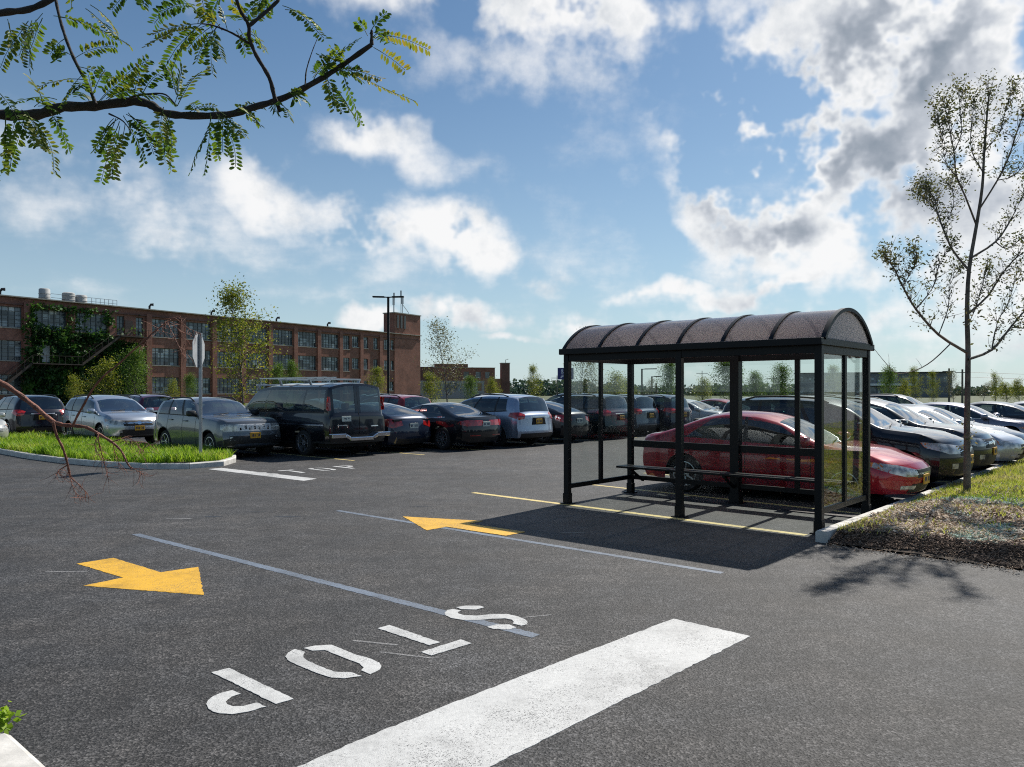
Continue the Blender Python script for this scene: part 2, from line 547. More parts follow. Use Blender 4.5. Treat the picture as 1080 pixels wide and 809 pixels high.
    body = mk('body', allf, [CARPAINT, MAT['trim']], mi=[0] * len(F_['body']) + [1] * len(F_['trim']))
    sol = None
    mk('windshield', F_['windshield'], MAT['screen_glass'])
    if F_['rear_window']: mk('rear_window', F_['rear_window'], MAT[p.get('rglass', 'car_glass')])
    for (k, s), fs in winL.items(): mk('side_window', fs, MAT[wins[k][2]])
    doors = {}
    for (d, s), fs in doorF.items(): doors[(d, s)] = mk('door', fs, CARPAINT)
    def hit(o, d):
        r = bvh.ray_cast(Vector(o), Vector(d))
        return r[0], r[1]
    # ---- projected parts
    PROJ = {'f': (Vector((-1, 0, 0)), Vector((0, 1, 0)), Vector((xn + 2, 0, 0))),
            'r': (Vector((1, 0, 0)), Vector((0, 1, 0)), Vector((xt_ - 2, 0, 0))),
            's': (Vector((0, -1, 0)), Vector((1, 0, 0)), Vector((0, hw + 2, 0))),
            'fd': (Vector((-.78, -.626, 0)), Vector((-.626, .78, 0)), Vector((xn - .2, hw - .22, 0)) + Vector((.78, .626, 0)) * 2),
            'rd': (Vector((.78, -.626, 0)), Vector((.626, .78, 0)), Vector((xt_ + .15, hw - .2, 0)) + Vector((-.78, .626, 0)) * 2)}
    def patch(nm, poly, proj, mat, parent=root, off=.006, mirror=False, ring_=None, cut=.06):
        d, e, o = PROJ[proj]
        outs = []
        for sgn in ((1, -1) if mirror else (1,)):
            bm = bmesh.new()
            vs = [bm.verts.new((a, 0, z)) for a, z in poly]
            bm.faces.new(vs)
            bmesh.ops.triangulate(bm, faces=bm.faces)
            for _ in range(4):
                es = [e_ for e_ in bm.edges if e_.calc_length() > cut]
                if not es: break
                bmesh.ops.subdivide_edges(bm, edges=es, cuts=1)
                bmesh.ops.triangulate(bm, faces=[f_ for f_ in bm.faces if len(f_.verts) > 3])
            ok = True
            bm.verts.ensure_lookup_table()
            last = None
            for v in bm.verts:
                org = o + e * v.co.x + Vector((0, 0, v.co.z))
                h, n = hit(org, d)
                if h is None:
                    h = org + d * 2.2 if last is None else org + d * last
                else: last = (h - org).length
                v.co = h - d * off
            ex = bmesh.ops.extrude_edge_only(bm, edges=[e_ for e_ in bm.edges if e_.is_boundary])
            for g in ex['geom']:
                if isinstance(g, bmesh.types.BMVert): g.co += d * (off + .012)
            if sgn < 0:
                for v in bm.verts: v.co.y *= -1
                bmesh.ops.reverse_faces(bm, faces=bm.faces)
            bmesh.ops.recalc_face_normals(bm, faces=bm.faces)
            me = bpy.data.meshes.new(nm); bm.to_mesh(me); bm.free()
            me.materials.append(mat)
            me.polygons.foreach_set('use_smooth', [True] * len(me.polygons)); me.set_sharp_from_angle(angle=R(40))
            outs.append(link(nm, me, parent))
        return outs
    for nm, poly, proj, mk_, mir in p['patches']:
        parent = root
        patch(nm, poly, proj, MAT[mk_] if mk_ != 'PAINT' else CARPAINT, parent, mirror=mir, off=.006 if nm != 'badge' else .012)
    # plates: flat boxes that stand on the bumper
    for (proj, z, mk_, back) in p['plates']:
        d, e, o = PROJ[proj]
        h, n = hit(o + Vector((0, 0, z)), d)
        if h is None: continue
        b = MB(); c = h - d * .015
        b.box(c, (.02, .31, .155))
        pl = b.build('license_plate', MAT[mk_], root, bevel=.004)
        b = MB()
        for k in range(6):
            if k == 3: continue
            b.box(c - d * .011 + Vector((0, -.11 + .044 * k, 0)), (.004, .022 + .006 * (k % 2), .07))
        b.build('plate_mark', MAT['plate_ink'], pl)
    # shut lines
    def strip(x, z0, z1, nm='door_seam', lean=0):
        patch(nm, [(x - .005, z0), (x + .005, z0), (x + .005 + lean, z1), (x - .005 + lean, z1)], 's', MAT['under'], off=.003, mirror=True, cut=.12)
    for x in dr:
        zb = bottom(x) + .03
        zz = min(belt0(x), top(x)) - .02
        if zz - zb > .1: strip(x, zb, zz)
    # handles
    for (d, s), do in doors.items():
        x = dr[d + 1] + .2
        z = min(belt0(x), top(x)) - p.get('hz', .13)
        h, n = hit((x, (hw + 1) * s, z), (0, -s, 0))
        if h is None: continue
        b = MB(); b.box(h + Vector((0, s * .02, 0)), (.2, .035, .035))
        b.build('handle', CARPAINT if p.get('hpaint', True) else MAT['trim'], do, bevel=.012)
    # mirrors
    for s in (1, -1):
        b = MB()
        xm, ym, zm = Ak[0] - .12, hw * .95 + .1, belt0(Ak[0]) + .1
        vs, fs = [], []
        prof = [(.11, .0, .82), (.095, .55, 1.0), (.05, .9, .95), (-.02, 1.0, .95), (-.06, .96, .9)]
        for (dx, _, sc) in prof:
            w_ = [.25, .8, 1.0, 1.0, .95][prof.index((dx, _, sc))]
            for k in range(10):
                a = 2 * math.pi * k / 10
                cy, cz = math.cos(a), math.sin(a)
                cy = math.copysign(abs(cy) ** .6, cy); cz = math.copysign(abs(cz) ** .6, cz)
                vs.append((xm + dx - .03, s * (ym + .125 * w_ * cy), zm + .085 * w_ * cz))
        for i in range(len(prof) - 1):
            for k in range(10):
                fs.append((i * 10 + k, i * 10 + (k + 1) % 10, (i + 1) * 10 + (k + 1) % 10, (i + 1) * 10 + k))
        fs.append(tuple(range(10)));
        b.add(vs, fs)
        mo = b.build('side_mirror', CARPAINT if p.get('mpaint', True) else MAT['trim'], root, 50, fix=True)
        b = MB(); b.bar((xm, s * (hw * .9), zm - .06), (xm, s * (ym - .06), zm - .03), .06, .04)
        b.build('mirror_arm', MAT['trim'], mo)
        b = MB(); b.box((xm - .092, s * ym, zm), (.006, .2, .13))
        b.build('mirror_glass', MAT['chrome'], mo)
    # underbody and wheel wells
    b = MB()
    b.box(((xwf + xwr) / 2, 0, .36), (xwf - xwr - 2 * Rar, W * .86, .34))
    b.box((0, 0, .42), (Lc - .7, W * .5, .34))
    b.box(((xn + xwf + Rar) / 2 - .18, 0, .40), (max(.1, xn - xwf - Rar - .3), W * .74, .28))
    b.box(((xt_ + xwr - Rar) / 2 + .14, 0, .42), (max(.1, xwr - Rar - xt_ - .24), W * .76, .3))
    for xw in (xwf, xwr): b.box((xw, 0, rw + .3), (Rar * 1.9, W * .52, .5 if xw < 0 else .42))
    b.build('underbody', MAT['under'], root)
    # cabin
    sm_ = MAT[p.get('seatmat', 'seat')]
    zf = H * .25
    b = MB()
    b.box(((cowl[0] + Dk[0]) / 2, 0, zf - .02), (cowl[0] - Dk[0], W * .84, .05))
    b.box((cowl[0] - .28, 0, belt0(cowl[0]) - .16), (.5, W * .8, .2))
    b.box(((Rk[0] + Dk[0]) / 2 + (.0 if p.get('deck') else .3), 0, belt0(Rk[0]) - (.08 if p.get('deck') else .38)), (abs(Rk[0] - Dk[0]) + .3, W * .8, .06))
    b.build('cabin_lining', MAT['trim'], root)
    for sx in p['seats']:
        for sy in ((-1, 1) if sx > p['seats'][-1] or len(p['seats']) == 1 else (0,)):
            w_ = .5 if sy else W * .74
            b = MB()
            b.box((sx + .05, sy * W * .22, zf + .16), (.52, w_, .2))
            b.box((sx - .28, sy * W * .22, zf + .48), (.16, w_, .62), mat=Matrix.Rotation(R(-14), 3, 'Y'))
            for hy in ((0,) if sy else (-.38, .38)):
                b.box((sx - .37, sy * W * .22 + hy, zf + .86), (.1, .26, .17))
            b.build('seat', sm_, root, bevel=.04)
    # wheels
    ty = MB(); tw = p.get('tw', .21)
    ty.lathe([(rw * .66, -tw / 2 + .01), (rw * .9, -tw / 2), (rw * .975, -tw / 2 + .025), (rw, -tw / 2 + .055), (rw, tw / 2 - .055), (rw * .975, tw / 2 - .025), (rw * .9, tw / 2), (rw * .66, tw / 2 - .01)], 32)
    tme = ty.mesh('tyre', [MAT['tyre']], 50)
    ri = MB(); rr = rw * .69
    ri.lathe([(rr, -tw / 2 + .03), (rr, tw / 2 - .006), (rr * .93, tw / 2 - .004), (rr * .9, tw / 2 - .03), (rr * .88, 0), (.05, -.01)], 32, m=0)
    ri.lathe([(.075, -.02), (.075, tw / 2 - .035), (.03, tw / 2 - .02), (.001, tw / 2 - .02)], 16, m=0)
    ri.lathe([(rr * .86, .02), (.05, .018)], 24, m=1)
    ns = p.get('spokes', 5)
    for k in range(ns):
        a = 2 * math.pi * k / ns
        for dd in ((-.12, .12) if p.get('twin') else (0,)):
            ca, sa = math.cos(a + dd), math.sin(a + dd)
            c0, s0 = math.cos(a + dd * .3), math.sin(a + dd * .3)
            ri.bar((c0 * .05, tw / 2 - .045, s0 * .05), (ca * rr * .93, tw / 2 - .022, sa * rr * .93), .03, .055 if not p.get('twin') else .03, up=(0, 1, 0))
    rme = ri.mesh('rim', [MAT[p.get('rimmat', 'rim')], MAT['under']], 40, fix=True)
    for xw in (xwf, xwr):
        for s in (1, -1):
            w_ = link('wheel', tme, root)
            w_.location = (xw, s * (hw - tw / 2 - .025), rw)
            if s < 0: w_.rotation_euler = (0, 0, math.pi)
            link('rim', rme, w_)
    if p.get('rails'):
        for s in (1, -1):
            pts = []
            x0, x1 = p['rails']
            for k in range(9):
                x = lerp(x0, x1, k / 8)
                yy = hw * railw * .93
                e_ = .05 if 0 < k < 8 else .0
                pts.append((x, s * yy, top(x) - p.get('drop', .075) * .8 + e_))
            b = MB(); b.tube(pts, .02, 8)
            b.build('roof_rail', MAT[p.get('railmat', 'trim')], root, 60)
        if p.get('crossbars'):
            for x in p['crossbars']:
                b = MB(); b.bar((x, -hw * railw * .93, top(x) + .03), (x, hw * railw * .93, top(x) + .03), .06, .025)
                b.build('roof_crossbar', MAT['grey_metal'], root)
    # wipers
    b = MB()
    for y0 in (-.45, .25):
        pa = hit((cowl[0] - .02, y0, 3), (0, 0, -1))[0]; pb = hit((cowl[0] - .25, y0 + .55, 3), (0, 0, -1))[0]
        pa = pa or Vector((cowl[0], y0, top(cowl[0]))); pb = pb or Vector((cowl[0] - .2, y0 + .5, top(cowl[0] - .2)))
        pa = Vector((cowl[0] + .01, y0, top(cowl[0]) + .015)); xx = cowl[0] - .1
        pb = Vector((xx, y0 + .5, top(xx) + .012))
        b.tube([pa, pb], .009, 5)
    b.build('wiper', MAT['trim'], root)
    if p.get('extra'): p['extra'](root, dict(hw=hw, xn=xn, xt=xt_, top=top, belt=belt0, hit=hit, patch=patch))
    return root
def mirror_dup(l): return l
# ---------------------------------------------------------------- the kinds of vehicle
MAT['van_glass'] = glass('van_glass', (.42, .52, .50), 1.6, sheen_or_smudge=.05)
MAT['silver'] = simple('silver_plastic', (.78, .78, .79), .3, .1, .06)
FV = [(.2, .10), (.35, .03), (.5, 0), (.6, .015), (.72, .09), (.82, .16)]
RV = [(.2, .12), (.4, .02), (.55, 0), (.8, .03), (1.0, .08), (1.12, .12)]
SED = dict(L=4.8, W=1.83, H=1.455, wb=2.78, fo=.95, rw=.325, sill=.19, railw=.70,
    top=[(2.4, .685), (2.22, .765), (1.7, .875), (1.12, .965), (.30, 1.345), (-.2, 1.44), (-.6, 1.455), (-1.05, 1.395), (-1.98, 1.05), (-2.25, 1.035), (-2.4, .99)],
    belt=[(2.4, .61), (2.0, .75), (1.12, .895), (0, .935), (-1.35, .985), (-2, .99), (-2.4, .93)],
    keys=[(2.4, 2.37), (1.12, 1.12), (.98, .30), (-1.40, -.84), (-1.74, -1.05), (-1.98, -1.98), (-2.4, -2.38)],
    wins=[(.95, -.17, 'car_glass'), (-.17, -1.36, 'car_glass')], pillars=[(-.12, -.22)], doors=[.94, -.17, -1.22],
    fv=FV, rv=RV, seats=[.05, -.95], deck=True, spokes=7, flare=.012,
    patches=[
        ('headlight', [(-.40, .50), (-.12, .50), (.16, .565), (.46, .68), (.32, .715), (0, .68), (-.38, .595)], 'fd', 'lamp_clear', True),
        ('turn_signal', [(.22, .60), (.47, .685), (.36, .718), (.22, .71)], 'fd', 'lamp_amber', True),
        ('grille', [(-.36, .475), (.36, .475), (.42, .60), (-.42, .60)], 'f', 'trim', False),
        ('grille_bar', [(-.39, .525), (.39, .525), (.40, .548), (-.40, .548)], 'f', 'chrome', False),
        ('air_intake', [(-.52, .25), (.52, .25), (.46, .385), (-.46, .385)], 'f', 'trim', False),
        ('fog_lamp', [(-.34, .30), (-.02, .315), (-.02, .365), (-.34, .36)], 'fd', 'lamp_clear', True),
        ('taillight', [(-.34, .74), (0, .73), (.36, .80), (.40, .90), (0, .90), (-.34, .88)], 'rd', 'lamp_red', True),
        ('rear_valance', [(-.6, .24), (.6, .24), (.55, .36), (-.55, .36)], 'r', 'trim', False)],
    plates=[('f', .44, 'plate_yellow', 0), ('r', .70, 'plate_yellow', 0)])
SAL = dict(SED, L=4.9, W=1.87, H=1.455, wb=2.9, fo=.92, rw=.345, spokes=10, twin=False,
    top=[(2.45, .70), (2.25, .80), (1.7, .90), (1.15, .975), (.32, 1.345), (-.2, 1.44), (-.65, 1.455), (-1.12, 1.395), (-2.02, 1.07), (-2.28, 1.06), (-2.45, 1.02)],
    belt=[(2.45, .63), (2.0, .77), (1.15, .90), (0, .935), (-1.4, .985), (-2, 1.0), (-2.45, .95)],
    keys=[(2.45, 2.42), (1.15, 1.15), (1.0, .32), (-1.5, -.9), (-1.80, -1.12), (-2.02, -2.02), (-2.45, -2.43)],
    wins=[(.97, -.15, 'car_glass'), (-.15, -1.46, 'car_glass')], pillars=[(-.10, -.20)], doors=[.96, -.15, -1.2],
    patches=SED['patches'][:6] + [
        ('taillight', [(-.52, .76), (0, .74), (.20, .79), (.22, .90), (0, .93), (-.52, .92)], 'rd', 'lamp_red', True),
        ('reflector_strip', [(-.45, .44), (-.1, .44), (-.1, .47), (-.45, .47)], 'rd', 'lamp_red', True),
        ('rear_valance', [(-.62, .24), (.62, .24), (.58, .38), (-.58, .38)], 'r', 'trim', False),
        ('window_surround', [(.95, .925), (-1.48, 1.0), (-1.48, 1.02), (.95, .945)], 's', 'chrome', True)],
    plates=[('f', .42, 'plate_yellow', 0), ('r', .80, 'plate_white', 0)])
FAST = dict(SED, L=4.6, W=1.78, H=1.47, wb=2.7, fo=.93, rw=.32, spokes=5,
    top=[(2.3, .70), (2.1, .80), (1.65, .90), (1.15, 1.0), (.40, 1.36), (-.1, 1.455), (-.5, 1.47), (-1.0, 1.41), (-2.05, 1.11), (-2.2, 1.08), (-2.3, .98)],
    belt=[(2.3, .62), (1.9, .76), (1.15, .90), (0, .945), (-1.3, 1.0), (-2, 1.03), (-2.3, .92)],
    keys=[(2.3, 2.27), (1.15, 1.15), (1.02, .40), (-1.42, -.92), (-1.80, -1.02), (-2.06, -2.06), (-2.3, -2.28)],
    wins=[(.99, -.12, 'car_glass'), (-.12, -1.38, 'car_glass')], pillars=[(-.07, -.17)], doors=[.98, -.12, -1.1], seats=[.1, -.85],
    patches=SED['patches'][:6] + [
        ('taillight', [(-.3, .80), (0, .72), (.3, .80), (.36, .98), (.1, 1.0), (-.25, .93)], 'rd', 'lamp_red', True),
        ('rear_valance', [(-.6, .24), (.6, .24), (.55, .40), (-.55, .40)], 'r', 'trim', False)],
    plates=[('f', .42, 'plate_yellow', 0), ('r', .78, 'plate_white', 0)])
SUV = dict(L=4.7, W=1.86, H=1.69, wb=2.75, fo=.93, rw=.355, sill=.25, railw=.725, drop=.085, clad=True,
    top=[(2.35, .90), (2.2, .985), (1.65, 1.07), (1.15, 1.13), (.40, 1.55), (-.15, 1.665), (-.8, 1.69), (-1.6, 1.66), (-1.98, 1.60), (-2.24, 1.12), (-2.35, 1.02)],
    belt=[(2.35, .82), (2.0, .92), (1.15, 1.03), (0, 1.07), (-1.3, 1.11), (-2.0, 1.13), (-2.35, 1.0)],
    keys=[(2.35, 2.31), (1.15, 1.15), (1.0, .40), (-1.86, -1.74), (-2.04, -1.92), (-2.23, -2.23), (-2.35, -2.34)],
    wins=[(.97, -.15, 'car_glass'), (-.15, -1.18, 'dark_glass'), (-1.18, -1.82, 'dark_glass')], pillars=[(-.10, -.20), (-1.13, -1.23)],
    doors=[.96, -.15, -1.16], rglass='car_glass', rw_skip=1,
    fv=[(.25, .10), (.4, .03), (.6, 0), (.75, .02), (.88, .09), (1.0, .15)], rv=[(.25, .1), (.45, .0), (.7, .03), (1.1, .05), (1.6, .0)], fplan=.30, rplan=.17,
    seats=[.05, -.9], spokes=5, flare=.02, rails=(.1, -1.75), tw=.23,
    patches=[
        ('headlight', [(-.30, .70), (.0, .70), (.34, .80), (.40, .90), (.1, .885), (-.30, .84)], 'fd', 'lamp_clear', True),
        ('turn_signal', [(.26, .785), (.36, .815), (.40, .895), (.28, .885)], 'fd', 'lamp_amber', True),
        ('grille', [(-.48, .66), (.48, .66), (.52, .84), (-.52, .84)], 'f', 'trim', False),
        ('grille_bar', [(-.50, .735), (.50, .735), (.51, .785), (-.51, .785)], 'f', 'chrome', False),
        ('badge', [(.08 * math.cos(k * .6283), .76 + .055 * math.sin(k * .6283)) for k in range(10)], 'f', 'chrome', False),
        ('air_intake', [(-.60, .34), (.60, .34), (.55, .54), (-.55, .54)], 'f', 'trim', False),
        ('fog_lamp', [(-.22, .44), (-.06, .44), (-.06, .53), (-.22, .53)], 'fd', 'lamp_clear', True),
        ('taillight', [(-.12, .93), (.08, .88), (.40, 1.0), (.34, 1.12), (.05, 1.13), (-.14, 1.06)], 'rd', 'lamp_red', True),
        ('rear_bumper', [(-.8, .30), (.8, .30), (.8, .45), (-.8, .45)], 'r', 'trim', False),
        ('plate_recess', [(-.36, .72), (.36, .72), (.30, .95), (-.30, .95)], 'r', 'under', False),
        ('tail_bar', [(-.4, .955), (.4, .955), (.4, .99), (-.4, .99)], 'r', 'chrome', False)],
    plates=[('f', .58, 'plate_yellow', 0), ('r', .83, 'plate_yellow', 0)])
HIGH = dict(SUV, L=4.8, W=1.91, H=1.72, wb=2.79, rails=(.1, -1.6), doors=[.96, -.15, -1.22], wins=[(.97, -.15, 'car_glass'), (-.15, -1.22, 'dark_glass'), (-1.22, -1.74, 'dark_glass')],
    pillars=[(-.10, -.20), (-1.18, -1.26)], clad=False,
    top=[(2.4, .90), (2.22, .985), (1.65, 1.08), (1.15, 1.14), (.40, 1.57), (-.15, 1.69), (-.8, 1.72), (-1.6, 1.70), (-2.02, 1.64), (-2.29, 1.14), (-2.4, 1.02)],
    belt=[(2.4, .82), (2.0, .92), (1.15, 1.04), (0, 1.09), (-1.3, 1.13), (-2.0, 1.16), (-2.4, 1.0)],
    keys=[(2.4, 2.36), (1.15, 1.15), (1.0, .40), (-1.78, -1.66), (-2.08, -1.96), (-2.28, -2.28), (-2.4, -2.39)])
def jeep_extra(root, k):
    pass
JEEP = dict(SUV, L=4.45, W=1.81, H=1.65, wb=2.63, fo=.86, rw=.345, fplan=.16, railw=.76, arch=1.2, flare=.03, flen=.55,
    top=[(2.225, 1.0), (2.1, 1.045), (1.6, 1.10), (.78, 1.15), (.20, 1.55), (-.2, 1.635), (-.8, 1.65), (-1.6, 1.62), (-1.86, 1.57), (-2.1, 1.15), (-2.225, 1.02)],
    belt=[(2.225, .90), (1.9, .99), (.78, 1.09), (0, 1.115), (-1.3, 1.135), (-2.0, 1.14), (-2.225, 1.0)],
    keys=[(2.225, 2.20), (.78, .78), (.66, .20), (-1.74, -1.62), (-1.92, -1.82), (-2.1, -2.1), (-2.225, -2.215)],
    wins=[(.64, -.15, 'car_glass'), (-.15, -1.05, 'car_glass'), (-1.05, -1.70, 'dark_glass')], pillars=[(-.08, -.22), (-.98, -1.10)],
    doors=[.62, -.15, -1.05], fv=[(.25, .10), (.4, .02), (.55, 0), (.7, .04), (.95, .06), (1.05, .09)], rails=(.05, -1.6), mpaint=False,
    patches=[('grille', [(-.50, .74), (.50, .74), (.50, .93), (-.50, .93)], 'f', 'silver', False)] +
        [('grille_slot', [(-.43 + .133 * k, .765), (-.365 + .133 * k, .765), (-.365 + .133 * k, .905), (-.43 + .133 * k, .905)], 'f', 'under', False) for k in range(7)] + [
        ('headlight', [(-.26, .74), (.10, .74), (.20, .80), (.20, .92), (.05, .93), (-.26, .93)], 'fd', 'lamp_clear', True),
        ('air_intake', [(-.74, .40), (.74, .40), (.70, .62), (-.70, .62)], 'f', 'trim', False), ('bumper_corner', [(-.24, .36), (.42, .36), (.42, .44), (-.24, .60)], 'fd', 'trim', True),
        ('fog_lamp', [(-.20, .50), (-.06, .50), (-.06, .60), (-.20, .60)], 'fd', 'lamp_clear', True),
        ('skid_strip', [(-.55, .34), (.55, .34), (.55, .39), (-.55, .39)], 'f', 'chrome', False),
        ('taillight', SUV['patches'][7][1], 'rd', 'lamp_red', True), SUV['patches'][8]],
    plates=[('f', .62, 'plate_yellow', 0), ('r', .83, 'plate_yellow', 0)])
def van_extra(root, k):
    hw, top = k['hw'], k['top']
    # ladder rack of pale aluminium
    for x in (1.0, -.2, -1.7):
        b = MB()
        b.bar((x, -hw * .9, top(x) + .09), (x, hw * .9, top(x) + .09), .07, .05)
        for s in (1, -1):
            b.bar((x, s * hw * .8, top(x) - .08), (x, s * hw * .86, top(x) + .08), .08, .04)
        b.build('roof_rack_bar', MAT['rim'], root, bevel=.006)
    b = MB()
    for y in (.34, .66): b.bar((1.2, y, top(0) + .135), (-2.2, y, top(0) + .135), .06, .035)
    b.build('roof_rack_rail', MAT['rim'], root)
VAN = dict(roofrack=1, L=5.7, W=2.0, H=2.07, wb=3.43, fo=.95, rw=.365, sill=.33, railw=.86, drop=.12, clad=True, arch=1.2,
    top=[(2.85, 1.0), (2.6, 1.13), (2.2, 1.20), (1.85, 1.25), (1.02, 1.90), (.6, 2.02), (0, 2.06), (-2.2, 2.06), (-2.66, 2.03), (-2.80, 1.24), (-2.85, 1.12)],
    belt=[(2.85, .95), (2.2, 1.12), (1.85, 1.16), (0, 1.19), (-2.6, 1.20), (-2.85, 1.10)],
    keys=[(2.85, 2.8), (1.85, 1.85), (1.70, 1.02), (-2.52, -2.50), (-2.68, -2.66), (-2.80, -2.80), (-2.85, -2.848)],
    wins=[(1.66, .72, 'car_glass'), (.62, -.48, 'van_glass'), (-.58, -1.42, 'van_glass'), (-1.52, -2.46, 'van_glass')], pillars=[],
    doors=[1.62, .67, -.53], rw_skip=1, rglass='van_glass',
    fv=[(.3, .08), (.5, 0), (.8, .03), (1.0, .08), (1.15, .12)], rv=[(.3, .03), (.55, 0), (1.2, .02), (2.0, .03)], fplan=.28, rplan=.07, rlen=.35,
    seats=[.9, -1.3], spokes=6, rails=None, tw=.24, mpaint=False, hpaint=False,
    patches=[
        ('headlight', [(-.26, .78), (.16, .80), (.18, .98), (-.26, .98)], 'fd', 'lamp_clear', True),
        ('grille', [(-.6, .76), (.6, .76), (.6, 1.0), (-.6, 1.0)], 'f', 'trim', False),
        ('taillight', [(.86, 1.28), (.985, 1.28), (.985, 1.66), (.86, 1.66)], 'r', 'lamp_red', True),
        ('reverse_lamp', [(.88, 1.40), (.975, 1.40), (.975, 1.50), (.88, 1.50)], 'r', 'lamp_clear', True),
        ('door_post', [(-.09, 1.22), (.09, 1.22), (.09, 2.0), (-.09, 2.0)], 'r', 'PAINT', False),
        ('door_seam', [(-.006, .66), (.006, .66), (.006, 1.95), (-.006, 1.95)], 'r', 'under', False),
        ('rear_badge', [(-.66, .82), (-.40, .82), (-.40, .85), (-.66, .85)], 'r', 'chrome', False),
        ('rear_badge', [(.42, .86), (.72, .86), (.72, .89), (.42, .89)], 'r', 'chrome', False),
        ('side_moulding', [(1.5, .86), (-2.55, .86), (-2.55, .90), (1.5, .90)], 's', 'chrome', True),
        ('license_plate', [(.28, .98), (.58, .98), (.58, 1.13), (.28, 1.13)], 'r', 'plate_white', False),
        ('plate_mark', [(.33, 1.03), (.53, 1.03), (.53, 1.08), (.33, 1.08)], 'r', 'plate_ink', False)],
    plates=[('f', .6, 'plate_yellow', 0)], extra=None)
def van_bumper(root, k):
    b = MB(); x = k['xt'] - .07
    b.box((x + .02, 0, .50), (.16, .8, .10)); 
    for s in (1, -1):
        b.bar((x + .02, s * .40, .52), (x + .02, s * .55, .60), .16, .1); b.box((x + .02, s * .77, .60), (.16, .46, .12))
    b.build('rear_bumper', MAT['chrome'], root, bevel=.02)
    van_extra(root, k)
VAN['extra'] = van_bumper
MODELS = {}
def model(key):
    if key not in MODELS:
        nm, P = {'sedan': ('sedan_car', SED), 'saloon': ('sedan_car', SAL), 'fastback': ('hatchback_car', FAST), 'suv': ('suv_car', SUV), 'high': ('suv_car', HIGH), 'jeep': ('suv_car', JEEP), 'van': ('passenger_van', VAN)}[key]
        r = make_car(nm, P); remember(r)
        MODELS[key] = (r, P, [False])
    return MODELS[key]
PAINTS = {}
def paint_of(c, metal=.35, rough=.3):
    k = (c, metal)
    if k not in PAINTS: PAINTS[k] = paint('car_paint', c, metal, rough)
    return PAINTS[k]
CARS = []
def car(key, a, b, nose, c, label, cat='car', metal=.35, yaw=0.0, s=1.0, swap=None):
    """nose 'in' (towards +u) or 'out' (towards -u); a = lot coordinate of the end nearest the aisle named in ref"""
    root, P, used = model(key)
    Lc = P['L'] * s
    ac = a + (Lc / 2 if nose == 'in' else Lc / 2)
    sw = {CARPAINT: paint_of(c, metal)}
    if swap: sw.update(swap)
    o = copy_tree(root, None, sw)
    o.location = lot(ac, b); o.scale = (s, s, s)
    d = U if nose == 'in' else -U
    o.rotation_euler = (0, 0, math.atan2(d.y, d.x) + R(yaw))
    tag(o, label, cat, 'vehicles parked in the lot')
    CARS.append(o)
    return o
def drop_prototypes():
    for root, P, u in MODELS.values():
        def rec(o):
            for c in kids(o): rec(c)
            bpy.data.objects.remove(o)
        rec(root)
# ---------------------------------------------------------------- the ground and its paint
def sheet(name, poly, z, mat, label=None, cat=None, group=None, kind=None):
    """a thin painted or laid sheet on the ground: poly in world XY"""
    b = MB(); b.prism(ragged(poly), z - .003, z)
    o = b.build(name, mat, fix=True)
    return tag(o, label, cat, group, kind)
def ragged(poly, amp=.0035, step=.035):
    out = []
    n = len(poly)
    for i in range(n):
        a, b = Vector((poly[i][0], poly[i][1])), Vector((poly[(i + 1) % n][0], poly[(i + 1) % n][1]))
        k = max(1, int((b - a).length / step))
        d = (b - a).normalized(); nn = Vector((-d.y, d.x))
        for q in range(k):
            out.append(a.lerp(b, q / k) + nn * (rnd.gauss(0, amp) if q else 0))
    return out
def gp(pts): return [gnd(x, y) for x, y in pts]
# open country out to the horizon
m, nt, out = newmat('dry_grass_field')
p = N(nt, 'ShaderNodeBsdfPrincipled', Roughness=.9)
v = coords(nt)
L(nt, ramp(nt, noise(nt, v, .05, 8, .65), [(.3, (.035, .06, .018)), (.55, (.07, .085, .03)), (.75, (.12, .105, .05))]), p.inputs['Base Color'])
L(nt, p.outputs[0], out.inputs[0])
MAT['field'] = m
b = MB(); b.box((0, 1400, -.35), (7000, 7000, .6)); tag(b.build('ground', MAT['field']), kind='structure')
b = MB()
b.add([(-140, -25, .0), (170, -25, .0), (170, 92, .0), (-140, 92, .0)], [(0, 1, 2, 3)])
b.add([(-140, -25, -.04), (170, -25, -.04), (170, 92, -.04), (-140, 92, -.04)], [(3, 2, 1, 0)])
tag(b.build('parking_lot', MAT['asphalt']), kind='structure')

# ---- arrows
sheet('arrow_marking', gp([(80.8, 594.7), (119.7, 588.6), (169.4, 603.8), (209.2, 598.1), (214.9, 627.7), (87.7, 618), (130.1, 609.4)]), .003, MAT['yellow_paint'],
      'yellow arrow painted on the asphalt in front of the STOP letters, pointing right', 'road marking', 'yellow arrows on the asphalt')
sheet('arrow_marking', gp([(425, 545), (509.2, 549.7), (494.2, 552.5), (554.2, 561.3), (533.3, 565.3), (470.8, 555.8), (450, 559.7)]), .005, MAT['yellow_paint'],
      'yellow arrow painted beside the shelter shadow, pointing left over a faded line', 'road marking', 'yellow arrows on the asphalt')
# ---- stop bars
sheet('stop_bar', gp([(710.5, 652.8), (791.4, 671.3), (517, 809), (430, 852), (205, 856), (314, 809), (400, 772), (560, 709.5)]), .003, MAT['white_paint'],
      'wide white stop bar across the asphalt beside the large STOP letters', 'road marking')
sheet('stop_bar', gp([(219.4, 494.9), (233.6, 493.6), (334.4, 505), (320.2, 507.2)]), .003, MAT['white_paint'],
      'thin white stop bar beginning at the tip of the grassy island', 'road marking')
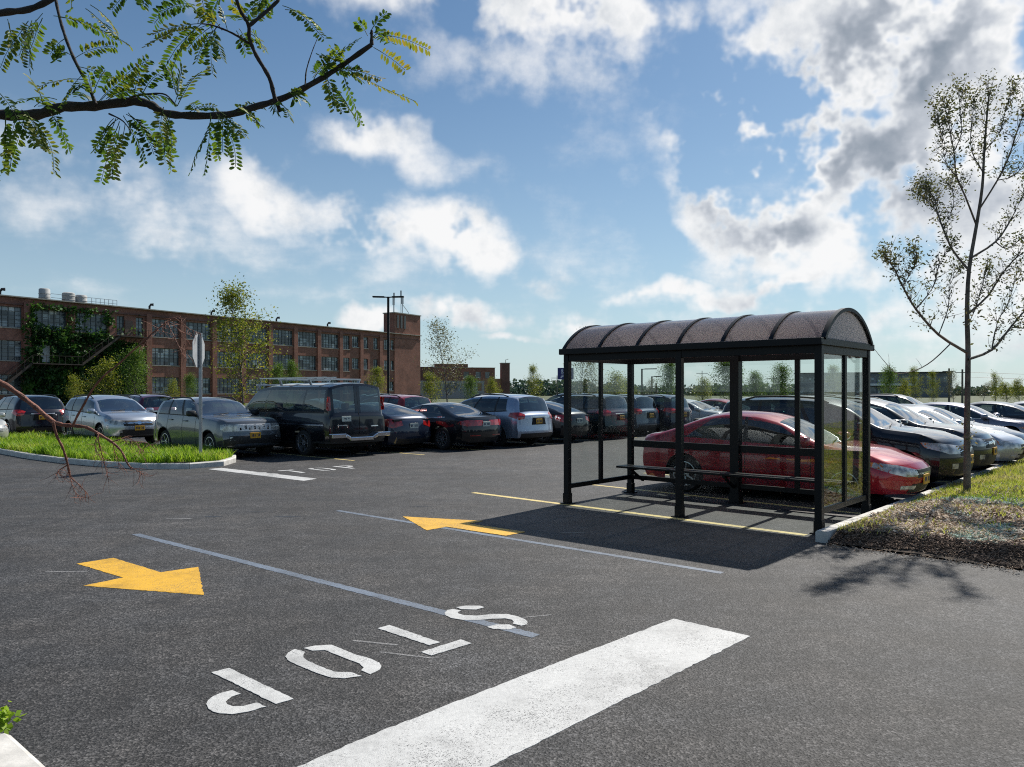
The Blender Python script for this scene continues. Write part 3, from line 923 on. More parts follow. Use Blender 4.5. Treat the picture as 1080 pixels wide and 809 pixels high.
# ---- STOP, stencilled, to be read from the other side
STOP = {
 'P': [[(223.0, 709.6), (241.8, 705.2), (309.6, 737.7), (291.1, 743.2)],
       [(244.8, 728.6), (232.6, 731.6), (224.5, 735.2), (219.4, 739.4), (217.6, 743.2), (219.6, 748.0), (224.5, 751.2), (231.6, 753.1), (244.8, 754.0), (261.1, 751.4), (281.1, 745.9), (270.3, 741.8), (257.0, 745.3), (245.8, 745.7), (239.7, 743.6), (238.0, 740.5), (243.8, 735.7), (254.0, 732.4)]],
 'O': [[(311.0, 685.2), (303.9, 688.9), (300.8, 693.3), (304.9, 697.8), (322.2, 705.6), (338, 711.8), (349.7, 715.3), (363.0, 716.1), (381.9, 713.7), (370.1, 709.6), (360, 709.6), (351.8, 709.0), (335.5, 702.5), (323.5, 697), (320.2, 694.4), (319.8, 691.3), (321.6, 688.2)],
       [(320.2, 684.2), (332.4, 681.5), (349.7, 680.7), (373.1, 690.3), (392, 695.8), (400.2, 699.6), (402.3, 703.0), (400.6, 706.6), (390.5, 711.7), (380.9, 707.6), (383.7, 704.5), (379.3, 700.5), (363.0, 694.4), (342.6, 686.2), (329.4, 686.8)]],
 'T': [[(398.3, 663.2), (410.6, 659.7), (464.1, 678.1), (452.9, 681.1)], [(444.2, 688.2), (485.9, 675), (497.7, 679.1), (455, 691.9)]],
 'S': [[(477.8, 642.8), (471.8, 643.9), (469.0, 646.8), (470.2, 649.6), (475.5, 652.3), (488, 654.3), (502.2, 654.6), (518.5, 653.2), (532.8, 652.7), (539.5, 654.0), (541.9, 656.0), (540.9, 658.3), (550.1, 660.5), (555.2, 659.2), (556.6, 657), (553.5, 653.6), (547, 650.9), (534.8, 648.1), (520.6, 648.1), (502.2, 649.9), (489.5, 649.4), (483.5, 647.6), (482.6, 646), (486.4, 644.6)],
       [(480.8, 641.0), (490, 639.4), (506.3, 639.4), (511, 641), (502.2, 643.4), (485.9, 643)], [(513.4, 661.8), (522.6, 659.3), (536.9, 659.1), (544.6, 662.4), (536.9, 664.4), (520.6, 663.9)]]}
def letters(name, tf, label, z=.0048):
    b = MB()
    for ch in 'POTS':
        for poly in STOP[ch]:
            b.prism(ragged([tf(gnd(x, y)) for x, y in poly], .0022, .03), z - .003, z)
    return tag(b.build(name, MAT['white_paint'], fix=True), label, 'road marking', 'STOP lettering on the asphalt')
letters('stop_lettering', lambda q: (q.x, q.y), 'large white stencilled STOP lettering on the near asphalt')
c0 = sum((gnd(x, y) for k in STOP for q in STOP[k] for x, y in q), Vector()) / sum(len(q) for k in STOP for q in STOP[k])
c1 = gnd(322, 496.2)
def far_tf(q):
    d = Matrix.Rotation(R(180), 3, 'Z') @ (q - c0) * 1.02
    return (c1 + d).x, (c1 + d).y
letters('stop_lettering', far_tf, 'small far STOP lettering in front of the black van')
# ---- lines
def line(name, p, q, w, mat, label, z=.0022, group=None):
    p, q = Vector(p), Vector(q); d = (q - p).normalized(); n = Vector((-d.y, d.x, 0)) * w / 2
    return sheet(name, [p - n, q - n, q + n, p + n], z, mat, label, 'road marking', group)
line('painted_line', gnd(143, 563.5), gnd(565, 671), .10, MAT['blue_paint'], 'faded blue painted line running into the letter S', group='faded blue lines')
line('painted_line', gnd(356, 538.6), gnd(762, 604.5), .09, MAT['blue_paint'], 'faded blue painted line under the left-pointing arrow', group='faded blue lines')
line('bay_line', gnd(499, 519.6), gnd(850, 564.4), .12, MAT['line_yellow'], 'yellow bay line along the open front of the bus shelter', group='yellow bay lines')
line('bay_line', lot(.1, 2.05), lot(5.6, 2.35), .10, MAT['line_yellow'], 'yellow bay line between the bus shelter and the red sedan', group='yellow bay lines')
bl = ['second', 'third', 'fourth', 'fifth']
for i, bb in enumerate((4.85, 7.4, 9.9, 12.5)):
    line('bay_line', lot(.1, bb), lot(5.6, bb), .09, MAT['line_yellow'], 'yellow bay line between cars in the row behind the shelter, %s from the shelter' % bl[i], group='yellow bay lines')
nm = ['left of the black van', 'between the black van and the blue sedan', 'between the blue sedan and the black saloon', 'between the black saloon and the silver SUV', 'between the silver SUV and the dark hatchback', 'between the dark hatchback and the dark teal SUV', 'right of the dark teal SUV']
for i, bb in enumerate((2.5, 4.95, 7.35, 8.95, 10.9, 13.5, 16.1)):
    if i == 3: continue
    line('bay_line', lot(12.9, bb), lot(18.3, bb), .09, MAT['line_yellow'], 'yellow bay line on the asphalt ' + nm[i], group='yellow bay lines')
# tar-dark patch, scuffs and chips lying on the asphalt
b = MB()
for (x0, y0, x1, y1, w) in ((885, 0, 0, 0, 0),):
    pass
for (x, y, a, ln, w) in [(395, 678, -.25, .17, .02), (428, 691, -.3, .2, .016), (566, 650, .35, .12, .012), (188, 547, .0, .18, .03), (70, 603, .1, .2, .02)]:
    c = gnd(x, y); d = Vector((math.cos(a), math.sin(a), 0)) * ln; n = Vector((-math.sin(a), math.cos(a), 0)) * w
    b.prism([c - d - n * .3, c + d - n, c + d * 1.1 + n * .4, c - d + n], .0, .0018)
tag(b.build('scuff_marks', roadpaint('scuffed_paint', (.33, .32, .31), .4), fix=True), kind='stuff')
b = MB()
for (x, y, w, h) in [(303, 545, .18, .05), (270, 540, .15, .03), (225, 545, .12, .05), (604, 562, .16, .04), (445, 534, .2, .03)]:
    c = gnd(x, y)
    b.prism([(c.x + w * math.cos(t) * (1 + .3 * math.sin(3 * t)), c.y + h * math.sin(t)) for t in [k * .523 for k in range(12)]], .0, .0016)
tag(b.build('tar_spots', simple('tar_spot', (.02, .02, .021), .5), fix=True), kind='stuff')

# ---------------------------------------------------------------- kerbed islands
def island_soil(name, ring_pts, h_fn, mat, step=.25):
    """a soil sheet over a polygon, raised by h_fn(x, y)"""
    bm = bmesh.new()
    vs = [bm.verts.new((p[0], p[1], 0)) for p in ring_pts]
    f = bm.faces.new(vs); bmesh.ops.triangulate(bm, faces=bm.faces)
    for _ in range(7):
        es = [e for e in bm.edges if e.calc_length() > step * (1 if (e.verts[0].co.xy.length < 22) else 4)]
        if not es: break
        bmesh.ops.subdivide_edges(bm, edges=es, cuts=1); bmesh.ops.triangulate(bm, faces=[q for q in bm.faces if len(q.verts) > 3])
    for v_ in bm.verts: v_.co.z = h_fn(v_.co.x, v_.co.y)
    bmesh.ops.recalc_face_normals(bm, faces=bm.faces)
    if bm.faces and sum(q.normal.z for q in bm.faces) < 0: bmesh.ops.reverse_faces(bm, faces=bm.faces)
    me = bpy.data.meshes.new(name); bm.to_mesh(me); bm.free()
    me.materials.append(mat); me.polygons.foreach_set('use_smooth', [True] * len(me.polygons))
    o = link(name, me); return tag(o, kind='structure')
def kerb(name, pts, w=.15, h=.14, seg=3.0, closed=False):
    """kerb stones along a line of ground points, inner side to the left of the path"""
    b = MB()
    pts = [Vector((p[0], p[1], 0)) for p in pts]
    n = len(pts)
    off = []
    for i in range(n):
        a = pts[(i - 1) % n] if (closed or i > 0) else pts[i]; c = pts[(i + 1) % n] if (closed or i < n - 1) else pts[i]
        d = (c - a).normalized(); off.append(Vector((-d.y, d.x, 0)) * w)
    for i in range(n if closed else n - 1):
        j = (i + 1) % n
        p, q = pts[i], pts[j]; pi, qi = p + off[i], q + off[j]
        u_ = (q - p).normalized() * .004
        p2, q2, pi2, qi2 = p + u_, q - u_, pi + u_, qi - u_
        e = .02
        up = Vector((0, 0, 1))
        vs = [p2 - up * .05, q2 - up * .05, p2 + up * (h - e), q2 + up * (h - e), p2 + up * h + off[i] * .14, q2 + up * h + off[j] * .14, pi2 + up * h, qi2 + up * h, pi2 - up * .05, qi2 - up * .05]
        b.add(vs, [(0, 1, 3, 2), (2, 3, 5, 4), (4, 5, 7, 6), (6, 7, 9, 8), (0, 2, 4, 6, 8), (1, 9, 7, 5, 3)])
    return tag(b.build(name, MAT['concrete'], fix=True), kind='structure')
def fb(x, y, s=1.0, seed=0.0):
    from mathutils import noise as nz
    return nz.fractal(Vector((x * s, y * s, seed)), 1.0, 2.0, 4)

# mulch / soil colours
def soilmat(name, stops, scale=7):
    m, nt, out = newmat(name)
    p = N(nt, 'ShaderNodeBsdfPrincipled', Roughness=.95)
    v = coords(nt)
    L(nt, ramp(nt, noise(nt, v, scale, 8, .7), stops), p.inputs['Base Color'])
    L(nt, bump(nt, noise(nt, v, 30, 5, .7), .8, .03), p.inputs['Normal'])
    L(nt, p.outputs[0], out.inputs[0])
    return m
MAT['soil'] = soilmat('dark_soil', [(.3, (.035, .025, .018)), (.55, (.11, .08, .056)), (.8, (.22, .17, .12))])
# -- right island: straight kerb, then mulch running out onto the asphalt
near = [gnd(874, 575.5), gnd(900, 577.5), gnd(960, 584), gnd(1010, 591), gnd(1080, 602)]
nd = (near[-1] - near[0]).normalized()
near += [near[-1] + nd * 2.0, near[-1] + nd * 5.0]
KA = -.16                                      # lot coordinate of the kerb face
kin = KA - .15
def near_dist(x, y):
    d = Vector((x, y, 0)) - near[0]
    n = Vector((-nd.y, nd.x, 0))
    return d.dot(n)
def soil_r(x, y):
    a, b_ = to_lot(Vector((x, y, 0)))
    dn = max(0, near_dist(x, y) + .04 * fb(x, y, 1.5))
    h = .015 + .13 * sm(dn / .55) + .10 * sm((dn - .2) / 2.2) * sm((kin - a) / 1.0)
    dk = max(0, kin - a)
    h = lerp(.115, h, sm(dk / .5)) if dn > .3 else h
    return h + .03 * fb(x, y, 1.2) * sm(dn / .4) * sm(dk / .3)
far_end = 34
ringp = [near[0] + Vector((.0, 0, 0))] + near[1:] + [lot(kin - 10, far_end), lot(kin, far_end)]
ringp[0] = lot(kin, -.50)
island_soil('right_island_soil', ringp, soil_r, MAT['soil'], .22)
kerb('right_island_kerb', [lot(KA, far_end - 1.2 * 0 - k * 2.4) for k in range(0, 15)] + [lot(KA, -.57)])
# -- left island: rounded end
# outline of the kerb, clockwise seen from above: far side, tip, near side
tip = [gnd(0, 478.5), gnd(30, 484), (gnd(60, 488)), gnd(100, 491.8), gnd(150, 494.8), gnd(200, 494.6), gnd(236, 491.6), gnd(249, 487.6), gnd(249, 483.6), gnd(238, 480)]
li = [p for p in tip] + [lot(17, .15), lot(20, .2), lot(24, .3), lot(27, .2), lot(30, -.2)]
li = [li[0] + (li[0] - li[1]) * 3, *li]
kerb('left_island_kerb', li, h=.13)
lin = [Vector(p) for p in li]
def soil_l(x, y): return .12 + .05 * fb(x, y, .9)
cen = sum(lin, Vector()) / len(lin)
ring_l = [p + (cen - p).normalized() * .15 for p in lin]
island_soil('left_island_soil', ring_l, soil_l, MAT['soil'], .4)
# -- near left island: kerb corner at the photographer's feet
cc = gnd(11, 771, .14); cc.z = 0
ln = [cc - U * 6.0, cc, cc + (-V * .10 + U * .06), cc - V * 1.0 + U * .02, cc - V * 4.0]
kerb('near_island_kerb', ln, w=.2, h=.14)
ring_n = [cc - U * 6.0 - V * .2, cc - V * .2 - U * .1, cc - V * 4.0 - U * .15, cc - V * 4.0 - U * 6.0]
island_soil('near_island_soil', ring_n, lambda x, y: .12 + .02 * fb(x, y, 2), MAT['soil'], .3)

# ---------------------------------------------------------------- grass, weeds and mulch
def blades(name, pts, hfn, w, mat, tone, lean=.5, seg=2, label=None):
    """pts: list of Vector roots; a bent two-segment blade each"""
    n = len(pts)
    vs, fs, tn = [], [], []
    for i, p in enumerate(pts):
        h = hfn(p); a = rnd.uniform(0, 6.283); l = h * lean * rnd.uniform(.2, 1.2)
        dx, dy = math.cos(a), math.sin(a); ww = w * rnd.uniform(.6, 1.4)
        b_ = rnd.uniform(0, 6.283); wx, wy = math.cos(b_) * ww, math.sin(b_) * ww
        k = len(vs)
        vs += [(p.x - wx, p.y - wy, p.z), (p.x + wx, p.y + wy, p.z),
               (p.x + dx * l * .35 + wx * .8, p.y + dy * l * .35 + wy * .8, p.z + h * .6), (p.x + dx * l * .35 - wx * .8, p.y + dy * l * .35 - wy * .8, p.z + h * .6),
               (p.x + dx * l, p.y + dy * l, p.z + h)]
        fs += [(k, k + 1, k + 2, k + 3), (k + 3, k + 2, k + 4)]
        t = tone(p); tn += [t, t]
    me = bpy.data.meshes.new(name); me.from_pydata(vs, [], fs); me.materials.append(mat); set_tone(me, tn)
    return tag(link(name, me), kind='stuff')
MAT['grass'] = leafmat('fresh_grass', [(.08, .16, .015), (.20, .36, .025), (.32, .47, .045), (.42, .46, .10)], .5)
MAT['dry_grass'] = leafmat('dry_grass', [(.16, .26, .03), (.36, .44, .06), (.52, .50, .14), (.58, .52, .30)], .45)
def inpoly(x, y, poly):
    c = False; n = len(poly)
    for i in range(n):
        a, b_ = poly[i], poly[i - 1]
        if (a[1] > y) != (b_[1] > y) and x < (b_[0] - a[0]) * (y - a[1]) / (b_[1] - a[1]) + a[0]: c = not c
    return c
def scatter(poly, n, fn=None):
    xs = [p[0] for p in poly]; ys = [p[1] for p in poly]; out = []
    tries = 0
    while len(out) < n and tries < n * 30:
        tries += 1
        x, y = rnd.uniform(min(xs), max(xs)), rnd.uniform(min(ys), max(ys))
        if not inpoly(x, y, poly): continue
        if fn and rnd.random() > fn(x, y): continue
        out.append((x, y))
    return out
# left island: tall, bright, uncut
P_ = [Vector((x, y, soil_l(x, y) - .02)) for x, y in scatter(ring_l, 26000, lambda x, y: 1.0 if y < 23 else .4)]
blades('island_grass', P_, lambda p: rnd.uniform(.10, .27) * (1 + .5 * max(0, fb(p.x, p.y, .8, 3))), .013, MAT['grass'], lambda p: max(0, min(1, .5 + .5 * fb(p.x, p.y, .7) + rnd.uniform(-.3, .3))), .7)
# right island: sparse dry grass, lusher further away
def gd(x, y):
    dn = near_dist(x, y); n_ = fb(x, y, .9, 5)
    a, b_ = to_lot(Vector((x, y, 0)))
    edge = sm(1 - (kin - a - .05) / .5)
    if dn < .35: return 0
    return max(.75 * edge, min(1, max(.03, .10 + 1.1 * n_)) if dn < 3.4 else .95)
P_ = [Vector((x, y, soil_r(x, y) - .01)) for x, y in scatter([p for p in ringp if True], 90000, lambda x, y: gd(x, y) * (1.0 if y < 14 else .5 if y < 22 else .12))]
blades('verge_grass', P_, lambda p: rnd.uniform(.04, .095) * (1.2 if near_dist(p.x, p.y) > 4 else 1), .006, MAT['dry_grass'], lambda p: max(0, min(1, .42 + .6 * fb(p.x, p.y, .6, 2) + rnd.uniform(-.28, .28))), .9)
# mulch chips and dead leaves
MAT['chips'] = leafmat('wood_chips', [(.05, .032, .022), (.16, .105, .075), (.34, .24, .17), (.52, .41, .31), (.70, .62, .52)], .0, .9)
def chips(name, n, region, dens, mat, size, tone):
    vs, fs, tn = [], [], []
    for x, y in scatter(region, n, dens):
        z = soil_r(x, y) + rnd.uniform(-.004, .018)
        l, w, t = rnd.uniform(*size), rnd.uniform(size[0] * .22, size[0] * .5), .006
        M_ = Matrix.Rotation(rnd.uniform(0, 6.28), 3, 'Z') @ Matrix.Rotation(rnd.gauss(0, .35), 3, 'X') @ Matrix.Rotation(rnd.gauss(0, .35), 3, 'Y')
        k = len(vs)
        for sz in (-1, 1):
            for sx, sy in ((-1, -1), (1, -1), (1, 1), (-1, 1)):
                q = M_ @ Vector((sx * l / 2 * rnd.uniform(.7, 1), sy * w / 2 * rnd.uniform(.6, 1), sz * t / 2)); vs.append((x + q.x, y + q.y, z + q.z))
        fs += [(k + 3, k + 2, k + 1, k), (k + 4, k + 5, k + 6, k + 7), (k, k + 1, k + 5, k + 4), (k + 1, k + 2, k + 6, k + 5), (k + 2, k + 3, k + 7, k + 6), (k + 3, k, k + 4, k + 7)]
        tv = tone(x, y); tn += [tv] * 6
    me = bpy.data.meshes.new(name); me.from_pydata(vs, [], fs); me.materials.append(mat); set_tone(me, tn)
    return tag(link(name, me), kind='stuff')
def ct(x, y):
    dn = near_dist(x, y)
    return max(0, min(1, (.16 if dn < .5 else .42) + rnd.gauss(0, .2) + (.3 * fb(x, y, 1.3, 8) if dn > .4 else 0)))
ne_ = near[4] + nd * .9
near_region = [near[0] + Vector((-.02, 0, 0)), *near[1:5], ne_, ne_ + Vector((-nd.y, nd.x, 0)) * 5, lot(kin, 6)]
chips('mulch', 30000, near_region, lambda x, y: 1.0 if near_dist(x, y) < .6 else max(.08, .32 - 1.0 * fb(x, y, .9, 5)) if near_dist(x, y) < 3.4 else .05, MAT['chips'], (.025, .07), ct)
strip = [near[0] - Vector((-nd.y, nd.x, 0)) * .30, near[4] - Vector((-nd.y, nd.x, 0)) * .30, ne_, near[0]]
_soil = soil_r
soil_r = lambda x, y: .012
chips('scattered_chips', 420, strip, lambda x, y: math.exp(near_dist(x, y) / .09), MAT['chips'], (.015, .045), lambda x, y: rnd.uniform(.3, .9))
soil_r = _soil
# pale erosion straw and bluish hydroseed patches
MAT['straw'] = leafmat('pale_straw', [(.46, .35, .25), (.60, .48, .36), (.70, .60, .48)], .1, .9)
chips('straw', 15000, near_region, lambda x, y: max(0, min(1, .45 + 1.3 * fb(x, y, .8, 11))) * sm((near_dist(x, y) - .45) / .5) * (1 if near_dist(x, y) < 3.2 else .08), MAT['straw'], (.07, .2), lambda x, y: rnd.random())
MAT['hydro'] = leafmat('hydroseed_fibre', [(.28, .40, .32), (.40, .50, .42), (.52, .58, .50)], .0, .95)
chips('hydroseed_mulch', 17000, near_region, lambda x, y: max(0, min(1, -.05 + 2.4 * fb(x, y, .75, 21))) * sm((near_dist(x, y) - .4) / .4) * (1 if near_dist(x, y) < 3.6 else .1), MAT['hydro'], (.035, .085), lambda x, y: rnd.random())
# ---------------------------------------------------------------- the bus shelter (local X = v, local Y = u)
MAT['bronze_poly'] = None
m, nt, out = newmat('bronze_polycarbonate')
t = N(nt, 'ShaderNodeBsdfTransparent', Color=(.60, .57, .565, 1))
d = N(nt, 'ShaderNodeBsdfDiffuse', Color=(.23, .20, .195, 1)); tl = N(nt, 'ShaderNodeBsdfTranslucent', Color=(.88, .82, .81, 1))
gl = N(nt, 'ShaderNodeBsdfGlossy', Roughness=.18, Color=(.9, .88, .88, 1)); fr = N(nt, 'ShaderNodeFresnel', IOR=1.5); gg = N(nt, 'ShaderNodeNewGeometry'); L(nt, mth(nt, 'ADD', mth(nt, 'MULTIPLY', gg.outputs['Backfacing'], 1 / 1.5 - 1.5), 1.5), fr.inputs['IOR'])
m1 = N(nt, 'ShaderNodeMixShader', Fac=.8); m2 = N(nt, 'ShaderNodeMixShader', Fac=.95); m3 = N(nt, 'ShaderNodeMixShader')
L(nt, d.outputs[0], m1.inputs[1]); L(nt, tl.outputs[0], m1.inputs[2])
L(nt, t.outputs[0], m2.inputs[1]); L(nt, m1.outputs[0], m2.inputs[2])
L(nt, fr.outputs[0], m3.inputs[0]); L(nt, m2.outputs[0], m3.inputs[1]); L(nt, gl.outputs[0], m3.inputs[2])
L(nt, m3.outputs[0], out.inputs[0]); MAT['bronze_poly'] = m
m, nt, out = newmat('clear_inner_skin')
t = N(nt, 'ShaderNodeBsdfTransparent', Color=(.93, .92, .92, 1)); L(nt, t.outputs[0], out.inputs[0]); MAT['clear_skin'] = m
m, nt, out = newmat('smoked_end_panel')
d = N(nt, 'ShaderNodeBsdfDiffuse', Color=(.52, .52, .515, 1)); tl = N(nt, 'ShaderNodeBsdfTranslucent', Color=(.75, .74, .73, 1)); t = N(nt, 'ShaderNodeBsdfTransparent', Color=(.86, .86, .86, 1))
m1 = N(nt, 'ShaderNodeMixShader', Fac=.4); m2 = N(nt, 'ShaderNodeMixShader', Fac=.85)
L(nt, d.outputs[0], m1.inputs[1]); L(nt, tl.outputs[0], m1.inputs[2]); L(nt, t.outputs[0], m2.inputs[1]); L(nt, m1.outputs[0], m2.inputs[2]); L(nt, m2.outputs[0], out.inputs[0])
MAT['end_panel'] = m
MAT['shelter_glass'] = glass('shelter_glass', (.90, .93, .92), 1.36, sheen_or_smudge=.021)
SW, SL = 1.85, 4.0          # depth along v, length along u
sh = empty('bus_shelter', O, LOT_ROT, 'black framed bus shelter with glass walls and a barrel roof of smoked panels', 'bus shelter')
BM = MAT['black_metal']
def part(nm, mb, mat=BM, parent=sh, **k): return mb.build(nm, mat, parent, **k)
PW = .092
def post(x, y, w=PW, z1=2.39):
    b = MB(); b.box((x, y, z1 / 2), (w, w, z1)); o = part('post', b, bevel=.006)
    b = MB(); b.box((x, y, .09), (w + .016, w + .016, .16)); b.box((x, y, .008), (w + .09, w + .09, .016))
    for sx in (-1, 1): b.tube([(x + sx * (w / 2 + .03), y + .03 * sx, .016), (x + sx * (w / 2 + .03), y + .03 * sx, .035)], .011, 6)
    part('post_foot', b, parent=o, bevel=.003)
for x, y in ((0, 0), (0, SL), (0, SL / 2 - .02), (SW, 0), (SW, SL), (SW, SL / 2)): post(x, y, .15 if (x, y) == (SW, SL / 2) else PW)
# header and eave, frame of the roof
b = MB()
for x in (0, SW): b.box((x, SL / 2, 2.348), (.07, SL - PW, .125))
for y in (0, SL): b.box((SW / 2, y, 2.348), (SW - PW, .07, .125))
part('header', b, bevel=.004)
e = .075
b = MB()
for x, s in ((-.045, -1), (SW + .045, 1)):
    b.box((x, SL / 2, 2.435), (.18, SL + 2 * e, .09)); b.box((x + s * .05, SL / 2, 2.405), (.045, SL + 2 * e + .01, .035))
for y, s in ((-.045, -1), (SL + .045, 1)):
    b.box((SW / 2, y, 2.435), (SW - .05, .0 + .06 + .0, .09))
part('eave', b, bevel=.006)
# side and back glazing
def panewall(axis, fixed, lo, hi, nb, mid):
    """posts at both ends exist; add mullions, rails and panes"""
    w = (hi - lo) / nb
    def P(s, z): return (s, fixed, z) if axis == 'x' else (fixed, s, z)
    def D(ds, t, z): return (ds, t, z) if axis == 'x' else (t, ds, z)
    for k in range(1, nb):
        if axis == 'y' and abs(lo + k * w - SL / 2) < .1: continue
        b = MB(); b.box(P(lo + k * w, 1.27), D(.075, .05, 2.04)); part('mullion', b, bevel=.003)
    g = PW / 2
    for z, h in [(.28, .075)] + ([(.88, .115)] if mid else []):
        b = MB(); b.box(P((lo + hi) / 2, z), D(hi - lo - 2 * g + .01, .046, h)); part('rail', b, bevel=.003)
    for k in range(nb):
        for z0, z1 in (((.31, .825), (.935, 2.30)) if mid else ((.31, 2.30),)):
            b = MB(); b.box(P(lo + (k + .5) * w, (z0 + z1) / 2), D(w - .03, .008, z1 - z0)); part('glass_pane', b, MAT['shelter_glass'])
panewall('y', SW, 0, SL, 4, True)
panewall('x', 0, 0, SW, 2, False)
panewall('x', SL, 0, SW, 2, False)
# barrel roof
def arc(t, rx=SW / 2 + .02, rz=.435):
    rad = (rx * rx + rz * rz) / (2 * rz); half = math.asin(rx / rad)
    a = lerp(-half, half, t)
    return SW / 2 + rad * math.sin(a), 2.475 + rz - rad + rad * math.cos(a)
NP = 6; y0, y1 = -.06, SL + .06
for k in range(NP):
    a_, b_ = lerp(y0, y1, k / NP) + .012, lerp(y0, y1, (k + 1) / NP) - .012
    b = MB(); n = 40
    vs, fs = [], []
    for i in range(n + 1):
        x, z = arc(i / n)
        nx, nz_ = (x - SW / 2), (z - 1.7); l_ = math.hypot(nx, nz_)
        for yy in (a_, b_):
            vs.append((x, yy, z)); vs.append((x - nx / l_ * .008, yy, z - nz_ / l_ * .008))
    for i in range(n):
        j = i * 4; q = j + 4
        fs.append((j, q, q + 2, j + 2))
    b.add(vs, fs, 0)
    f2 = []
    for i in range(n):
        j = i * 4; q = j + 4
        f2 += [(j + 1, j + 3, q + 3, q + 1), (j, j + 1, q + 1, q), (j + 2, q + 2, q + 3, j + 3)]
    b.f += f2; b.m += [1] * len(f2)
    part('roof_panel', b, [MAT['bronze_poly'], MAT['clear_skin']], smooth=40, fix=True)
for k in range(NP + 1):
    yy = lerp(y0, y1, k / NP)
    b = MB(); n = 40; w = .05 if 0 < k < NP else .06
    vs, fs = [], []
    for i in range(n + 1):
        x, z = arc(i / n)
        nx, nz_ = (x - SW / 2), (z - 1.7); l_ = math.hypot(nx, nz_); nx /= l_; nz_ /= l_
        for dy, dn in ((-w / 2, .016), (w / 2, .016), (w / 2, -.03), (-w / 2, -.03)): vs.append((x + nx * dn, yy + dy, z + nz_ * dn))
    for i in range(n):
        for q in range(4): fs.append((i * 4 + q, i * 4 + (q + 1) % 4, i * 4 + 4 + (q + 1) % 4, i * 4 + 4 + q))
    b.add(vs, fs); part('roof_rib', b, BM, smooth=40, fix=True)
for yy in (y0 + .02, y1 - .02):
    b = MB(); n = 40
    prof = [arc(i / n, SW / 2, .415) for i in range(n + 1)]
    vs = [(x, yy - .004, z) for x, z in prof] + [(x, yy + .004, z) for x, z in prof]
    m_ = len(prof)
    fs = [tuple(range(m_)), tuple(range(2 * m_ - 1, m_ - 1, -1))] + [(i, i + m_, (i + 1) % m_ + m_, (i + 1) % m_) for i in range(m_)]
    b.add(vs, fs); part('end_panel', b, MAT['end_panel'], fix=True)
# bench bolted along the back wall
bn = empty('bench'); bn.parent = sh
b = MB()
for k, x in enumerate((1.42, 1.535, 1.65)): b.box((x, SL / 2 + .05, .495), (.105, SL - .12, .035))
part('seat_plank', b, MAT['black_metal'], bn, bevel=.006)
for y in (.35, SL / 2, SL - .28):
    b = MB(); b.bar((1.40, y, .46), (SW - .04, y, .46), .05, .035); b.bar((1.44, y, .45), (SW - .04, y, .24), .05, .03); part('bracket', b, MAT['black_metal'], bn, bevel=.003)
# ---------------------------------------------------------------- trees
MAT['bark'] = simple('grey_brown_bark', (.14, .12, .10), .9, var=.4, scale=9, bmp=.6)
MAT['bark_dark'] = simple('dark_bark', (.035, .029, .026), .9, var=.4, scale=14, bmp=.6)
MAT['bark_red'] = simple('reddish_dry_bark', (.20, .075, .045), .7, var=.5, scale=30, bmp=.5)
MAT['leaf_green'] = leafmat('mid_green_leaves', [(.03, .07, .012), (.075, .15, .022), (.13, .22, .03), (.20, .26, .04)], .45)
MAT['leaf_yellow'] = leafmat('yellow_green_leaves', [(.05, .09, .012), (.15, .20, .024), (.29, .30, .035), (.42, .34, .06)], .5)
MAT['leaf_olive'] = leafmat('sparse_olive_leaves', [(.05, .065, .03), (.11, .13, .055), (.18, .18, .085), (.25, .20, .10)], .4)
MAT['leaf_dark'] = leafmat('dark_ivy_leaves', [(.014, .038, .010), (.035, .095, .02), (.075, .17, .03), (.15, .25, .045)], .3)
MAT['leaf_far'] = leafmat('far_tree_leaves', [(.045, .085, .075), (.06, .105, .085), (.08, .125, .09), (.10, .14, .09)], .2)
def leaf_quads(items, name, mat, parent=None, asp=.5):
    """items: (pos, size, tone): a bent kite-shaped leaf each"""
    vs, fs, tn = [], [], []
    for p, s, t in items:
        d = Vector((rnd.gauss(0, 1), rnd.gauss(0, 1), rnd.gauss(-.2, .7))); d.normalize()
        e = d.cross(Vector((rnd.gauss(0, 1), rnd.gauss(0, 1), rnd.gauss(0, 1)))); e.normalize()
        k = len(vs); p = Vector(p); w = s * asp
        vs += [p, p + d * s * .5 + e * w * .5, p + d * s, p + d * s * .5 - e * w * .5]
        fs.append((k, k + 1, k + 2, k + 3)); tn.append(max(0, min(1, t)))
    me = bpy.data.meshes.new(name); me.from_pydata([tuple(v) for v in vs], [], fs); me.materials.append(mat); set_tone(me, tn)
    return link(name, me, parent)
def spine(p0, d, length, n=5, wob=.12, up=.0):
    pts = [Vector(p0)]; d = Vector(d).normalized()
    for i in range(n):
        d = (d + Vector((rnd.gauss(0, wob), rnd.gauss(0, wob), rnd.gauss(0, wob) + up))).normalized()
        pts.append(pts[-1] + d * length / n)
    return pts
